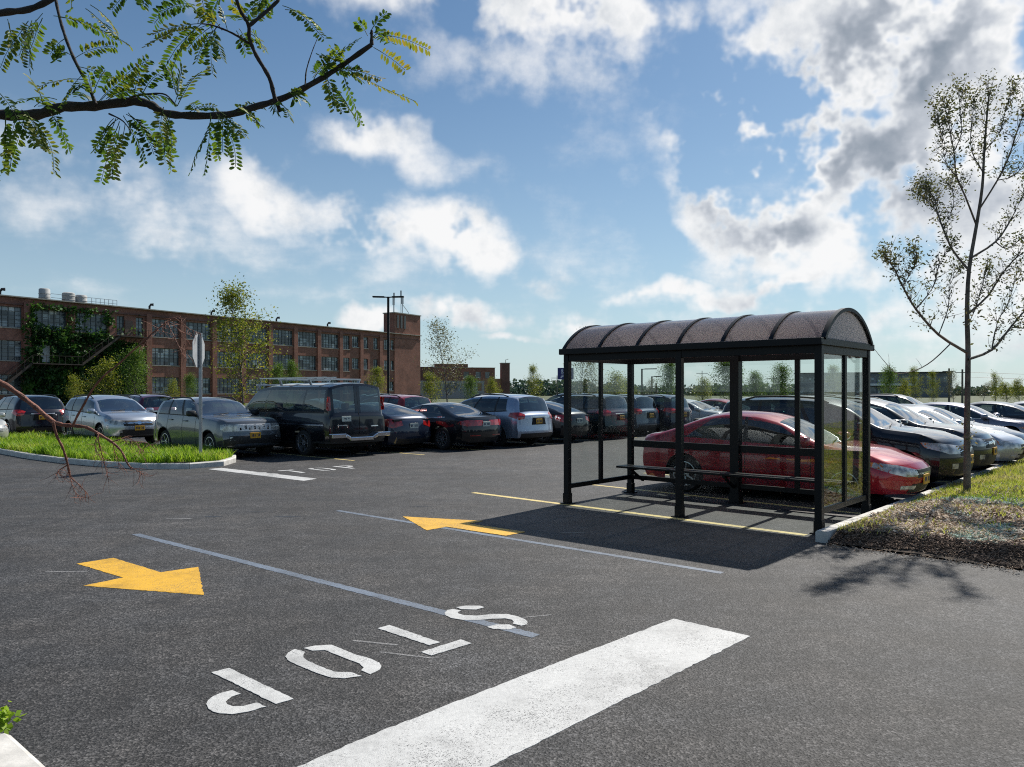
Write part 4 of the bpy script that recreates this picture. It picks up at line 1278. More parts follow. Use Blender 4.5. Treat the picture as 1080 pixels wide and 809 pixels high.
def make_tree(name, h, base, width, trunk_r, n_limb, n_leaf, leaf, mat, barkmat, shape=1.0, upw=.12, sub=4, tonebias=.45):
    root = empty(name)
    tb = MB(); items = []
    tp = spine((0, 0, -.1), (0, 0, 1), h * .97, 9, .035, .05)
    tb.tube(tp, [max(.012, trunk_r * (1 - .9 * (i / 9) ** .8)) for i in range(10)], 8)
    def trunk_at(z):
        for a, b in zip(tp, tp[1:]):
            if a.z <= z <= b.z: return a.lerp(b, (z - a.z) / (b.z - a.z))
        return tp[-1]
    tips = []
    for k in range(n_limb):
        f = (k + rnd.random() * .8) / n_limb
        z = base + (h * .93 - base) * f
        env = width / 2 * ((1 - f) ** .75 + .10) * min(1, f * 4 + .45) * rnd.uniform(.9, 1.5)
        a = k * 2.4 + rnd.uniform(-.4, .4)
        el = R(rnd.uniform(12, 38) + 30 * f)
        d = (math.cos(a) * math.cos(el), math.sin(a) * math.cos(el), math.sin(el))
        ln_ = max(.25, env * rnd.uniform(.75, 1.15) / max(.35, math.cos(el)) * .9)
        sp = spine(trunk_at(z), d, ln_, 5, .13, upw)
        r0 = max(.01, trunk_r * .38 * (1 - f * .7))
        tb.tube(sp, [r0 * (1 - .8 * i / 5) for i in range(6)], 5, cap=False)
        for q in range(sub):
            i = rnd.randint(1, 4); p = sp[i]
            d2 = (sp[i + 1] - sp[i]).normalized() + Vector((rnd.gauss(0, .6), rnd.gauss(0, .6), rnd.gauss(.1, .4)))
            s2 = spine(p, d2, ln_ * rnd.uniform(.3, .6), 3, .18, .05)
            tb.tube(s2, [r0 * .4, r0 * .3, r0 * .2, r0 * .1], 4, cap=False)
            tips += s2[1:]
        tips += sp[2:]
    tone_c = {}
    for i in range(n_leaf):
        j = rnd.randrange(len(tips)); p = tips[j]
        if j not in tone_c: tone_c[j] = rnd.gauss(tonebias, .16)
        s = leaf * 1.9
        items.append((p + Vector((rnd.gauss(0, s), rnd.gauss(0, s), rnd.gauss(0, s))), leaf * rnd.uniform(.6, 1.3), tone_c[j] + rnd.gauss(0, .12)))
    tb.build('trunk', barkmat, root, 60)
    leaf_quads(items, 'crown', mat, root)
    remember(root)
    return root
TREES = {
 'full': lambda: make_tree('young_tree', 7.2, 1.7, 3.5, .07, 34, 5200, .13, MAT['leaf_yellow'], MAT['bark'], .8),
 'green': lambda: make_tree('young_tree', 6.0, .5, 4.3, .07, 34, 6500, .15, MAT['leaf_green'], MAT['bark'], .62, tonebias=.55),
 'sparse': lambda: make_tree('young_tree', 6.6, 1.6, 3.2, .06, 26, 2300, .11, MAT['leaf_olive'], MAT['bark'], .75, .16, tonebias=.6),
 'cone': lambda: make_tree('small_tree', 4.0, .35, 2.8, .06, 28, 3600, .14, MAT['leaf_yellow'], MAT['bark'], .55, tonebias=.5),
 'broad': lambda: make_tree('leafy_tree', 7.5, 1.2, 6.2, .13, 30, 6800, .22, MAT['leaf_green'], MAT['bark'], .85, tonebias=.5),
}
TP = {}
def tree(kind, px, Y, top_py, label, sx=1.0, name=None, rz=None, group='trees standing around the lot'):
    """a tree whose foot is Y metres ahead at the photo's column px, as tall as the photo shows"""
    if kind not in TP: TP[kind] = [TREES[kind](), {'full': 7.2, 'green': 6.0, 'sparse': 6.6, 'cone': 4.0, 'broad': 7.5}[kind]]
    r, h0 = TP[kind]
    o = copy_tree(r)
    h = CAMZ + (HOR - top_py) / F * Y
    s = h / h0
    o.location = ((px - CX) / F * Y, Y, 0); o.scale = (s * sx, s * sx, s)
    o.rotation_euler = (0, 0, rnd.uniform(0, 6.28) if rz is None else rz)
    return tag(o, label, 'tree', group)
tree('full', 258, 34, 303, 'tall slim yellow-green young tree behind the grey SUV and the black van')
tree('sparse', 473, 45, 337, 'thin pointed young tree with olive leaves rising behind the black saloon', 1.05)
tree('green', 141, 66, 369, 'round dense green tree in front of the brick factory fire stairs', .9)
tree('cone', 108, 64, 384, 'small yellow-green tree left of the dense green one by the ivy', 1.1)
tree('cone', 79, 66, 399, 'small narrow tree at the foot of the ivy', .8)
tree('cone', 180, 70, 403, 'low shrubby tree by the brick wall left of the stop sign', .9)
tree('green', 200, 72, 396, 'low green tree by the brick wall just left of the stop sign post', .8)
tree('green', 291, 80, 386, 'green treetop over the front of the black van, by the factory wall', .9)
tree('green', 310, 82, 383, 'green treetop right of another over the roof of the black van', .7)
tree('full', 398, 75, 388, 'yellowish small tree at the factory wall left of the tall lamp post', 1.3)
tree('cone', 455, 80, 396, 'small yellowish tree left of the thin pointed tree, by the low brick building', 1.0)
tree('green', 497, 85, 398, 'small green tree right of the thin pointed tree, by the low brick building', 1.1)
tree('cone', 521, 90, 401, 'small tree beside the brick chimney', .9)
tree('full', 564, 58, 386, 'slender yellow-green tree between the silver SUV and the blue sign', .85)
tree('sparse', 611, 40, 348, 'tall wispy tree above the left end of the shelter roof', .75)
tree('sparse', 628, 50, 378, 'leafy sapling seen through the left glass wall, left of the mullion', .9)
tree('cone', 647, 70, 396, 'small tree seen through the left glass wall, right of the mullion', 1.3)
tree('cone', 662, 85, 402, 'small low tree seen beside the rear left shelter post', 1.2)
tree('sparse', 683, 62, 399, 'thin sapling seen in the shelter left of the two lamp posts', 1.2)
tree('broad', 704, 60, 383, 'dark leafy tree seen through the shelter left of the front middle post', .62)
tree('broad', 771, 62, 381, 'broad dense green tree seen through the middle of the shelter', .88)
tree('cone', 741, 90, 401, 'low bush-like tree seen left of the broad dense tree', 1.2)
tree('green', 799, 70, 394, 'green tree seen through the shelter right of the rear middle post', 1.0)
tree('green', 825, 62, 387, 'dark pointed green tree seen through the right bay of the shelter', 1.0)
tree('full', 881, 75, 386, 'slim tree seen through the right glass wall of the shelter', 1.2)
tree('green', 938, 62, 389, 'dark green small tree directly right of the shelter', .75)
tree('cone', 952, 85, 402, 'low yellowish tree between two taller ones right of the shelter', .9)
tree('full', 966, 60, 388, 'yellow-green tree left of another in front of the grey office block', .75)
tree('full', 985, 64, 392, 'yellow-green tree at the right end of the grey office block', .7)
tree('sparse', 1006, 75, 390, 'wispy small tree between the two utility poles', 1.0)
tree('sparse', 1037, 110, 403, 'distant round treetop right of the sapling trunk', 1.9)
tree('cone', 1050, 120, 396, 'distant narrow treetop far right above the parked cars', .7)
tree('cone', 1062, 130, 405, 'distant low treetop at the right edge, left of its lighter neighbour', 1.6)
tree('cone', 1075, 125, 402, 'distant treetop at the far right edge of the view', 1.2)
for r_, h_ in TP.values():
    for c in kids(r_): bpy.data.objects.remove(c)
    bpy.data.objects.remove(r_)
# far wood on the horizon
items = []
for i in range(420):
    x = rnd.uniform(-30, 420); y = rnd.uniform(330, 400)
    pxx = CX + x / y * F
    hh = (6.6 if 540 < pxx < 625 else 4.4 if pxx < 900 else 3.6) * rnd.uniform(.7, 1.1) * (1 if pxx > 545 else .6)
    w_ = rnd.uniform(4, 9)
    tb_ = rnd.gauss(.45, .15)
    for k in range(90):
        a = rnd.uniform(0, 6.28); rr = math.sqrt(rnd.random()); z = rnd.uniform(.0, 1.0)
        e_ = math.sqrt(max(0, 1 - max(0, (z - .35) / .65) ** 2))
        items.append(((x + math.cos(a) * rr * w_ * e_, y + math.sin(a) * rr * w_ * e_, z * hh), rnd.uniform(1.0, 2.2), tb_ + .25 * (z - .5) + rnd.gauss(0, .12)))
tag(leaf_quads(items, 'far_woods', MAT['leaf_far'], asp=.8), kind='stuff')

# ---------------------------------------------------------------- the sapling on the right island
TY = 12.3
root = empty('sapling_tree', (0, 0, 0), 0, 'bare-looking sapling with open dark branches growing from the mulch bed', 'tree')
base = at(1020, 523, TY); base.z = soil_r(base.x, base.y) - .05
root.location = base
tb = MB(); twigs = []; items = []
def poly3(pp, d0=0.0, d1=0.0):
    n = len(pp); return [at(x, y, TY + lerp(d0, d1, (i / max(1, n - 1)))) - base for i, (x, y) in enumerate(pp)]
def smooth_line(pts, k=3):
    out = []
    n = len(pts)
    for i in range(n - 1):
        p0, p1, p2, p3 = pts[max(0, i - 1)], pts[i], pts[i + 1], pts[min(n - 1, i + 2)]
        for s in range(k):
            t = s / k
            out.append(.5 * ((2 * p1) + (p2 - p0) * t + (2 * p0 - 5 * p1 + 4 * p2 - p3) * t * t + (3 * p1 - p0 - 3 * p2 + p3) * t ** 3))
    out.append(pts[-1]); return out
trunk_p = smooth_line(poly3([(1020, 527), (1020, 480), (1020, 440), (1021, 375), (1020, 330), (1022, 285), (1030, 237), (1036, 197), (1038, 160), (1041, 122), (1043, 100)], 0, .25))
rad = [lerp(.058, .010, (i / (len(trunk_p) - 1)) ** .75) for i in range(len(trunk_p))]
tb.tube(trunk_p, rad, 10)
LIMBS = [([(1020, 372), (990, 353), (966, 326), (952, 302), (943, 283), (934, 272)], .0, -.7, .024),
 ([(966, 326), (984, 303), (991, 277), (1003, 262)], -.4, -.2, .011),
 ([(952, 302), (962, 285), (968, 270)], -.5, -.9, .009),
 ([(990, 353), (1000, 325), (1002, 300), (1012, 285)], -.2, .4, .010),
 ([(1021, 379), (1046, 369), (1066, 345), (1086, 322), (1108, 300)], .0, .6, .024),
 ([(1046, 369), (1052, 340), (1064, 318), (1072, 290)], .2, .9, .012),
 ([(1066, 345), (1085, 345), (1104, 330)], .35, .2, .010),
 ([(1020, 332), (1042, 312), (1056, 290), (1074, 270), (1092, 262)], .0, -.6, .018),
 ([(1021, 284), (1005, 264), (995, 242), (988, 222), (985, 208), (974, 199)], .05, .5, .019),
 ([(995, 242), (1003, 225), (1006, 208), (1001, 195)], .3, .7, .009),
 ([(988, 222), (978, 212), (971, 205)], .4, .8, .008),
 ([(1024, 272), (1050, 255), (1066, 232), (1080, 205), (1096, 190)], .1, .8, .019),
 ([(1050, 255), (1062, 262), (1080, 250), (1100, 240)], .35, .1, .010),
 ([(1030, 238), (1018, 207), (1009, 186), (1006, 160), (1001, 132), (995, 108)], .15, -.5, .017),
 ([(1009, 186), (998, 172), (994, 150), (990, 130)], -.1, -.7, .008),
 ([(1006, 160), (1014, 140), (1012, 115), (1015, 98)], -.3, .1, .008),
 ([(1032, 222), (1052, 190), (1064, 165), (1074, 135), (1084, 108)], .15, -.7, .016),
 ([(1052, 190), (1070, 185), (1086, 165), (1100, 150)], -.2, .3, .009),
 ([(1037, 182), (1025, 160), (1024, 135), (1027, 110)], .2, .6, .010),
 ([(1038, 160), (1054, 140), (1060, 118), (1068, 96)], .2, .5, .010),
 ([(1020, 345), (1030, 322), (1036, 300), (1040, 285)], .05, .5, .009),
 ([(1003, 362), (984, 380), (967, 390), (948, 394), (938, 387), (926, 373), (914, 357)], -.1, -.9, .010)]
for k, (pp, d0, d1, r0) in enumerate(LIMBS):
    pts = smooth_line(poly3(pp, d0, d1))
    n = len(pts); tb.tube(pts, [r0 * (1 - .75 * i / (n - 1)) for i in range(n)], 6, cap=False)
    if k == len(LIMBS) - 1:
        for i in (5, 9, 12): tb.tube(spine(pts[i], (rnd.gauss(0, .4), rnd.gauss(0, .4), 1 if i != 9 else -.8), .22, 3, .2), [.004, .003, .002, .001], 4, cap=False)
        continue
    for i in range(max(1, n // 4), n):
        for q in range(4):
            if rnd.random() < .15: continue
            d = (pts[i] - pts[i - 1]).normalized() * .7 + Vector((rnd.gauss(0, .55), rnd.gauss(0, .55), abs(rnd.gauss(.35, .5))))
            sp = spine(pts[i], d, rnd.uniform(.14, .36), 4, .2, .07)
            tb.tube(sp, [.0055, .0045, .0035, .0025, .001], 4, cap=False)
            tnb = rnd.gauss(.5, .2)
            for p in sp[1:]:
                for _ in range(rnd.randint(1, 3) + (4 if i > n * .7 else 0)):
                    s = .05
                    items.append((p + Vector((rnd.gauss(0, s), rnd.gauss(0, s), rnd.gauss(0, s))), rnd.uniform(.035, .07), tnb + rnd.gauss(0, .12)))
for i in range(len(trunk_p) - 9, len(trunk_p)):
    for q in range(4):
        sp = spine(trunk_p[i], (rnd.gauss(0, .6), rnd.gauss(0, .6), .9), rnd.uniform(.2, .5), 4, .2, .07); tb.tube(sp, [.005, .004, .003, .002, .001], 4, cap=False)
        for p in sp[1:]:
            for _ in range(4): items.append((p + Vector((rnd.gauss(0, .05), rnd.gauss(0, .05), rnd.gauss(0, .05))), rnd.uniform(.03, .065), rnd.gauss(.5, .2)))
# tufts of sprouts on the trunk
for (x, y) in ((1022, 452), (1021, 463), (1024, 330), (1026, 345)):
    c = at(x, y, TY) - base
    for _ in range(26): items.append((c + Vector((rnd.gauss(0, .06), rnd.gauss(0, .06), rnd.gauss(0, .09))), rnd.uniform(.04, .08), rnd.gauss(.75, .2)))
tb.build('trunk', MAT['bark'], root, 60)
leaf_quads(items, 'crown', MAT['leaf_olive'], root, .45)

# ---------------------------------------------------------------- the locust tree standing left of the camera
BY = 2.55
troot = empty('locust_tree', (-3.55, 2.35, .1), 0, 'locust tree at the left with a leafy limb overhead and a bare reddish limb below', 'tree')
tl_ = Vector(troot.location)
MAT['leaf_locust'] = leafmat('locust_leaflets', [(.035, .075, .012), (.08, .16, .02), (.16, .24, .03), (.28, .27, .04), (.40, .26, .05)], .5)
tb = MB()
tb.tube([Vector((0, 0, -.1)), Vector((.03, .02, 1.2)), Vector((-.02, .05, 2.2)), Vector((.05, .02, 3.2)), Vector((.1, .1, 4.4)), Vector((.2, .0, 5.4))], [.13, .105, .095, .085, .06, .03], 12)
tb.build('trunk', MAT['bark'], troot, 60)
def bl(pp, d0=0, d1=0):
    n = len(pp); return smooth_line([at(x, y, BY + lerp(d0, d1, i / max(1, n - 1))) - tl_ for i, (x, y) in enumerate(pp)], 4)
lv, lf, lt = [], [], []
st = MB()
def compound(p, d, length, tone, n=8, droop=.5, ll=.028):
    """one pinnate leaf: a drooping stalk with paired leaflets"""
    d = Vector(d).normalized(); pts = [Vector(p)]
    for i in range(n + 3):
        d = (d + Vector((rnd.gauss(0, .05), rnd.gauss(0, .05), -droop / n))).normalized(); pts.append(pts[-1] + d * length / (n + 3))
    st.tube(pts, [.0013] * 4 + [.0009] * (len(pts) - 4), 4, cap=False)
    rr = Vector((rnd.gauss(0, .5), rnd.gauss(0, .5), 1)); 
    for i in range(3, len(pts)):
        t = (pts[i] - pts[i - 1]).normalized(); s = t.cross(rr).normalized(); up = s.cross(t).normalized()
        for sg in (-1, 1):
            if rnd.random() < .06: continue
            l = ll * rnd.uniform(.75, 1.15) * (1 - .35 * abs((i - 2) / (n + 1) - .45))
            a = (s * sg + t * rnd.uniform(.25, .6) - up * rnd.uniform(-.1, .5)).normalized()
            w = t.cross(a).cross(a).normalized() * l * .20
            nn = a.cross(w).normalized() * l * .06
            k = len(lv); q = pts[i] + a * .002
            lv.extend([q, q + a * l * .3 + w * .9 + nn, q + a * l * .7 + w + nn, q + a * l, q + a * l * .7 - w + nn, q + a * l * .3 - w * .9 + nn, q + a * l * .5 - nn * .4])
            lf.extend([(k, k + 1, k + 6), (k + 1, k + 2, k + 6), (k + 2, k + 3, k + 6), (k + 3, k + 4, k + 6), (k + 4, k + 5, k + 6), (k + 5, k, k + 6)])
            tv = max(0, min(1, tone + rnd.gauss(0, .08))); lt.extend([tv] * 6)
lb = MB()
BR = [([(-560, 330), (-330, 210), (-150, 140), (-40, 118), (0, 121), (38, 121), (66, 113), (98, 112), (140, 107), (160, 111), (172, 119), (200, 122), (240, 121), (268, 113), (300, 103), (335, 85), (362, 68), (392, 47)], .1, 0, .021, .0075, 0),
 ([(296, 118), (290, 104), (284, 82), (270, 58), (263, 40), (262, 26), (252, 8), (245, -20)], 0, -.12, .0075, .005, 1),
 ([(263, 27), (280, 13), (298, -4), (320, -30)], -.07, 0, .006, .005, 1),
 ([(263, 46), (245, 35), (225, 27), (213, 25)], -.06, -.15, .004, .002, 1),
 ([(101, 110), (92, 88), (80, 66), (70, 42), (62, 15), (55, -20)], 0, .15, .006, .005, 1),
 ([(-220, 130), (-60, 30), (0, 14), (30, 10), (60, -4), (100, -30)], .2, .3, .014, .009, 1),
 ([(130, 110), (140, 102), (160, 99), (175, 100), (186, 112)], 0, -.1, .004, .002, 1),
 ([(392, 47), (392, 32)], 0, 0, .007, .004, 0),
 ([(322, 92), (323, 75), (329, 55), (335, 40)], 0, .08, .0028, .001, 0),
 ([(115, 120), (130, 128), (140, 142)], 0, -.05, .003, .001, 1)]
for pp, d0, d1, r0, r1, _ in BR:
    pts = bl(pp, d0, d1); n = len(pts)
    lb.tube(pts, [lerp(r0, r1, i / (n - 1)) * (1 + .12 * math.sin(i * 2.3)) for i in range(n)], 8)
def P(x, y, d=0): return at(x, y, BY + d) - tl_
def leaf_to(x0, y0, x1, y1, tone, d=None, droop=.55):
    a = P(x0, y0); dd = rnd.uniform(-.05, .05) if d is None else d
    b_ = P(x1, y1, dd); l = (b_ - a).length
    compound(a, (b_ - a) + Vector((0, 0, l * droop * .45)), l * 1.0, tone, n=max(5, int(l / .014)), droop=droop)
# leaves read off along the limbs (image column/row of foot and tip)
LV = [(8, 20, 14, 62), (30, 22, 2, 72), (45, 14, 18, 60), (62, 18, 132, 42), (70, 40, 50, 55), (95, 5, 133, 38), (75, 58, 55, 50), (78, 62, 120, 45),
 (80, 70, 118, 80), (60, 105, 12, 100), (45, 108, 38, 82), (20, 118, 0, 175), (6, 120, 10, 182), (28, 118, 46, 150), (30, 122, 72, 182), (52, 118, 74, 158), (40, 112, 60, 112),
 (88, 84, 42, 88), (86, 80, 62, 112), (92, 90, 75, 92), (98, 100, 110, 70), (98, 108, 95, 78), (105, 108, 140, 70), (112, 104, 140, 92), (120, 125, 98, 152), (122, 125, 112, 165), (126, 128, 108, 192), (132, 130, 128, 190), (130, 122, 155, 172),
 (138, 122, 168, 152), (140, 104, 148, 62), (150, 100, 165, 70), (158, 100, 186, 102), (165, 118, 172, 162), (172, 118, 195, 178), (180, 118, 170, 162), (185, 108, 200, 75), (186, 100, 175, 72), (200, 118, 225, 108), (206, 120, 200, 110),
 (213, 25, 160, 38), (213, 25, 172, 68), (225, 27, 196, 50), (222, 27, 232, 60), (240, 33, 235, 10), (213, 25, 205, 2), (228, 28, 215, 75), (205, 8, 165, 5), (222, 120, 218, 182), (228, 120, 250, 172), (232, 118, 262, 145), (236, 119, 230, 160),
 (245, 118, 262, 108), (250, 118, 275, 122), (265, 36, 282, 50), (252, 30, 262, 45), (263, 22, 248, 2), (298, 6, 348, 34), (294, 108, 310, 122), (305, 100, 318, 92), (308, 100, 312, 106), (330, 86, 342, 62), (340, 80, 358, 48), (345, 78, 380, 72),
 (344, 76, 352, 112), (360, 72, 376, 134), (342, 82, 362, 118), (364, 70, 340, 52), (390, 36, 400, 8), (388, 38, 378, 22), (392, 40, 408, 30)]
for q in LV:
    leaf_to(*q, max(.02, min(.72, rnd.gauss(.40, .17))))
    if rnd.random() < .75:
        x0, y0, x1, y1 = q
        leaf_to(x0 + rnd.uniform(-8, 8), y0 + rnd.uniform(-5, 5), x1 + rnd.uniform(-22, 22), y1 + rnd.uniform(-14, 10), max(.02, min(.72, rnd.gauss(.40, .17))), rnd.uniform(-.15, .15))
for q in [(394, 34, 454, 50), (394, 50, 430, 72), (362, 72, 438, 106), (366, 72, 402, 82)]: leaf_to(*q, .74, 0, .2)
for i in range(46):
    x = rnd.uniform(-330, 0); y = 120 - x * .32 + rnd.uniform(-30, 10)
    leaf_to(x, y, x + rnd.uniform(-40, 40), y + rnd.uniform(20, 65), rnd.gauss(.36, .16))
for i in range(26):
    x = rnd.uniform(40, 320); y = rnd.uniform(-60, -6)
    leaf_to(x, y, x + rnd.uniform(-35, 35), y + rnd.uniform(10, 40), rnd.gauss(.36, .16))
k_ = len(lv); lv.extend(Vector(q) for q in st.v); lf.extend(tuple(i + k_ for i in f) for f in st.f); lt.extend([.12] * len(st.f))
limb = lb.build('leafy_limb', MAT['bark_dark'], troot, 60)
me = bpy.data.meshes.new('leaves'); me.from_pydata([tuple(v) for v in lv], [], lf); me.materials.append(MAT['leaf_locust']); set_tone(me, lt)
link('leaves', me, limb)
# the dead limb
db = MB(); BY2 = 2.7
def dl(pp, d0, d1): 
    n = len(pp); return smooth_line([at(x, y, BY2 + lerp(d0, d1, i / max(1, n - 1))) - tl_ for i, (x, y) in enumerate(pp)], 4)
DB = [([(-560, 60), (-300, 220), (-120, 335), (-30, 388), (0, 403), (20, 416), (38, 430), (55, 444), (66, 448), (78, 449), (92, 451), (106, 459), (119, 467), (128, 476), (134, 488), (139, 495)], .1, 0, .0125, .0024),
 ([(56, 445), (60, 460), (66, 472), (71, 488), (74, 503)], 0, .05, .005, .0035),
 ([(77, 449), (82, 438), (90, 424), (98, 410), (110, 396), (125, 384), (140, 370), (152, 360), (160, 352)], 0, -.12, .0042, .002),
 ([(160, 352), (170, 344), (178, 338), (190, 333)], -.12, -.14, .0022, .001), ([(178, 338), (200, 347), (212, 352)], -.13, -.05, .0012, .0006),
 ([(176, 339), (184, 356), (192, 372)], -.13, -.2, .0016, .0006), ([(178, 340), (190, 350), (198, 374)], -.13, -.1, .0014, .0006),
 ([(103, 457), (105, 470), (110, 488), (114, 505)], 0, .06, .0022, .001), ([(118, 466), (135, 462), (146, 470), (150, 480)], 0, .05, .0018, .0008),
 ([(74, 503), (84, 512), (92, 520)], .05, .1, .0022, .0008), ([(74, 503), (80, 520), (92, 525)], .05, .0, .0014, .0006), ([(72, 490), (62, 496), (61, 498)], .05, .02, .0024, .001),
 ([(137, 492), (146, 497), (150, 499)], 0, .02, .0014, .0006), ([(119, 467), (122, 480), (128, 494)], 0, .1, .0014, .0007), ([(104, 458), (100, 470), (108, 486)], 0, -.05, .0014, .0007),
 ([(120, 465), (150, 466), (160, 470)], 0, .1, .0012, .0006)]
fine = []
for pp, d0, d1, r0, r1 in DB:
    pts = dl(pp, d0, d1); n = len(pts)
    db.tube(pts, [lerp(r0, r1, i / (n - 1)) * (1 + .15 * math.sin(i * 1.9)) for i in range(n)], 7)
    if r0 < .003: fine += pts[2:]
    elif r0 < .007: fine += pts[-6:]
for p in fine:
    for _ in range(2):
        sp = spine(p, (rnd.gauss(0, .6), rnd.gauss(0, .6), rnd.gauss(-.7, .5)), rnd.uniform(.02, .07), 3, .3)
        db.tube(sp, [.0009, .0008, .0006, .0004], 4, cap=False)
db.build('dead_limb', MAT['bark_red'], troot, 60)
# weeds growing over the near kerb
it = []
for k in range(5):
    c = at(-2 + 5 * rnd.random(), 752 + 14 * rnd.random(), 3.9 + .1 * rnd.random())
    for _ in range(26): it.append((c + Vector((rnd.gauss(0, .028), rnd.gauss(0, .03), rnd.gauss(0, .025))), rnd.uniform(.03, .055), rnd.uniform(.35, .8)))
it += [(Vector((q.x, q.y, .14)), .05, .5) for q in [cc - V * .3 + Vector((rnd.gauss(0, .05), rnd.gauss(0, .05), 0)) for _ in range(30)]]
tag(leaf_quads(it, 'kerb_weeds', MAT['grass'], asp=.7), kind='stuff')
# ---------------------------------------------------------------- brick factory
MAT['brick'] = brick_mat('red_brick', (.33, .128, .083), (.25, .096, .064), (.30, .24, .20))
MAT['brick_dark'] = brick_mat('dark_brick', (.20, .085, .066), (.15, .068, .055), (.18, .15, .13))
MAT['stone'] = simple('pale_stone_trim', (.36, .33, .28), .85, var=.25, scale=2)
MAT['steel_sash'] = simple('grey_steel_sash', (.10, .11, .11), .6, var=.25)
m, nt, out = newmat('old_factory_glass')
p = N(nt, 'ShaderNodeBsdfPrincipled', Roughness=.12)
v = coords(nt)
sc_ = N(nt, 'ShaderNodeVectorMath', operation='MULTIPLY'); L(nt, v, sc_.inputs[0]); sc_.inputs[1].default_value = (1.18, 1, 1.62)
vo = N(nt, 'ShaderNodeTexWhiteNoise'); fl_ = N(nt, 'ShaderNodeVectorMath', operation='FLOOR'); L(nt, sc_.outputs[0], fl_.inputs[0]); L(nt, fl_.outputs[0], vo.inputs['Vector'])
L(nt, ramp(nt, vo.outputs['Value'], [(0, (.04, .05, .06)), (.45, (.11, .135, .15)), (.78, (.22, .26, .28)), (.9, (.38, .42, .43)), (1, (.75, .75, .72))]), p.inputs['Base Color'])
L(nt, ramp(nt, vo.outputs['Value'], [(0, .05), (.8, .2), (1, .6)]), p.inputs['Roughness'])
L(nt, p.outputs[0], out.inputs[0]); MAT['old_glass'] = m
FA, FBv = Vector((-62.5, 95, 0)), Vector((-24.0, 157, 0))
fe = (FBv - FA).normalized(); FROT = math.atan2(fe.y, fe.x)
fac = empty('brick_factory', FA, FROT, 'long three-storey red brick factory with rows of steel windows and a corner tower', 'building')
HB = 13.5; BAY = 5.51; X0 = 3.0; XS = X0 - 4 * BAY; XE = 81.6
ROWS = [(1.5, 3.9), (5.66, 8.13), (9.75, 12.3)]
wins = []
def fwin(x0, x1, z0, z1, nx, nz, door=False):
    wins.append((x0, x1, z0, z1, nx, nz))
for i in range(-4, 12):
    a, c = X0 + i * BAY, X0 + (i + 1) * BAY
    if i == 12: continue
    for r, (z0, z1) in enumerate(ROWS):
        if i == 2 and r == 2:
            fwin(a + .8, a + 1.9, z0, z1, 2, 5); fwin(c - 1.9, c - .8, z0, z1, 2, 5); continue
        if i in (0, 1, 2) and r < 2: continue
        if i >= 11:
            fwin(a + .7, a + 2.0, z0 + .4, z1, 2, 4); fwin(c - 2.0, c - .7, z0 + .4, z1, 2, 4); continue
        if i == 10:
            fwin(a + .6, a + 2.4, z0, z1, 3, 5); fwin(c - 2.4, c - .6, z0 + .5, z1, 3, 4); continue
        fwin(a + .55, c - .55, z0, z1, 6, 5)
for x0_, zz in ((71.0, 2), (73.0, 2), (71.0, 1), (73.0, 1), (78.2, 1), (72.4, 0)):
    z0, z1 = ROWS[zz]; fwin(x0_ - .75, x0_ + .75, z0 + .5, z1 - .1, 2, 3)
# the wall is a skin of brick left standing around the openings
def wall_with_holes(mb, xa, xb, za, zb, holes, y0, y1):
    xs = sorted({xa, xb} | {h[0] for h in holes} | {h[1] for h in holes})
    for x0, x1 in zip(xs, xs[1:]):
        if x1 - x0 < 1e-6: continue
        xm = (x0 + x1) / 2
        hs = sorted([(h[2], h[3]) for h in holes if h[0] < xm < h[1]])
        z = za
        for h0, h1 in hs + [(zb, zb)]:
            if h0 - z > 1e-6: mb.box((xm, (y0 + y1) / 2, (z + h0) / 2), (x1 - x0, y1 - y0, h0 - z))
            z = h1
b = MB(); wall_with_holes(b, XS, XE, 0, HB, wins, 0, .35)
b.box(((XS + XE) / 2, 12, HB / 2), (XE - XS - .1, .4, HB)); b.box((XE - .2, 6.2, HB / 2), (.4, 11.4, HB)); b.box((XS + .2, 6.2, HB / 2), (.4, 11.4, HB))
part_f = lambda nm, mb, mat, parent=fac, **k: mb.build(nm, mat, parent, **k)
part_f('wall', b, MAT['brick'])
b = MB(); b.box(((XS + XE) / 2, 6, HB - .3), (XE - XS - 1, 11.6, .3)); part_f('roof', b, MAT['trim'])
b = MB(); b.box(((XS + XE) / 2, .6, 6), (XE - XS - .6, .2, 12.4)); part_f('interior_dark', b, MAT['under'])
for i in range(-4, 13):
    x = X0 + i * BAY
    b = MB(); b.box((x, -.14, HB / 2 - .3), (.85, .28, HB - .6)); part_f('pilaster', b, MAT['brick'])
b = MB(); b.box(((XS + XE) / 2, -.06, HB + .06), (XE - XS + .3, .8, .14)); part_f('parapet_cap', b, MAT['stone'])
b = MB(); b.box(((XS + XE) / 2, -.1, HB - .85), (XE - XS, .2, .18)); part_f('brick_band', b, MAT['brick_dark'])
for (x0, x1, z0, z1, nx, nz) in wins:
    b = MB()
    for k in range(nx + 1):
        w = .12 if k in (0, nx) else (.1 if nx == 6 and k in (2, 4) else .04)
        b.box((lerp(x0, x1, k / nx), .2, (z0 + z1) / 2), (w, .06, z1 - z0 - .004))
    for k in range(nz + 1): b.box(((x0 + x1) / 2, .205, lerp(z0, z1, k / nz)), (x1 - x0 - .004, .05, .10 if k in (0, nz) else .04))
    wo = part_f('window', b, MAT['steel_sash'])
    b = MB(); b.box(((x0 + x1) / 2, .25, (z0 + z1) / 2), (x1 - x0, .02, z1 - z0)); part_f('pane', b, MAT['old_glass'], wo)
    b = MB(); b.box(((x0 + x1) / 2, -.03, z0 - .07), (x1 - x0 + .1, .16, .13)); part_f('sill', b, MAT['stone'], wo)
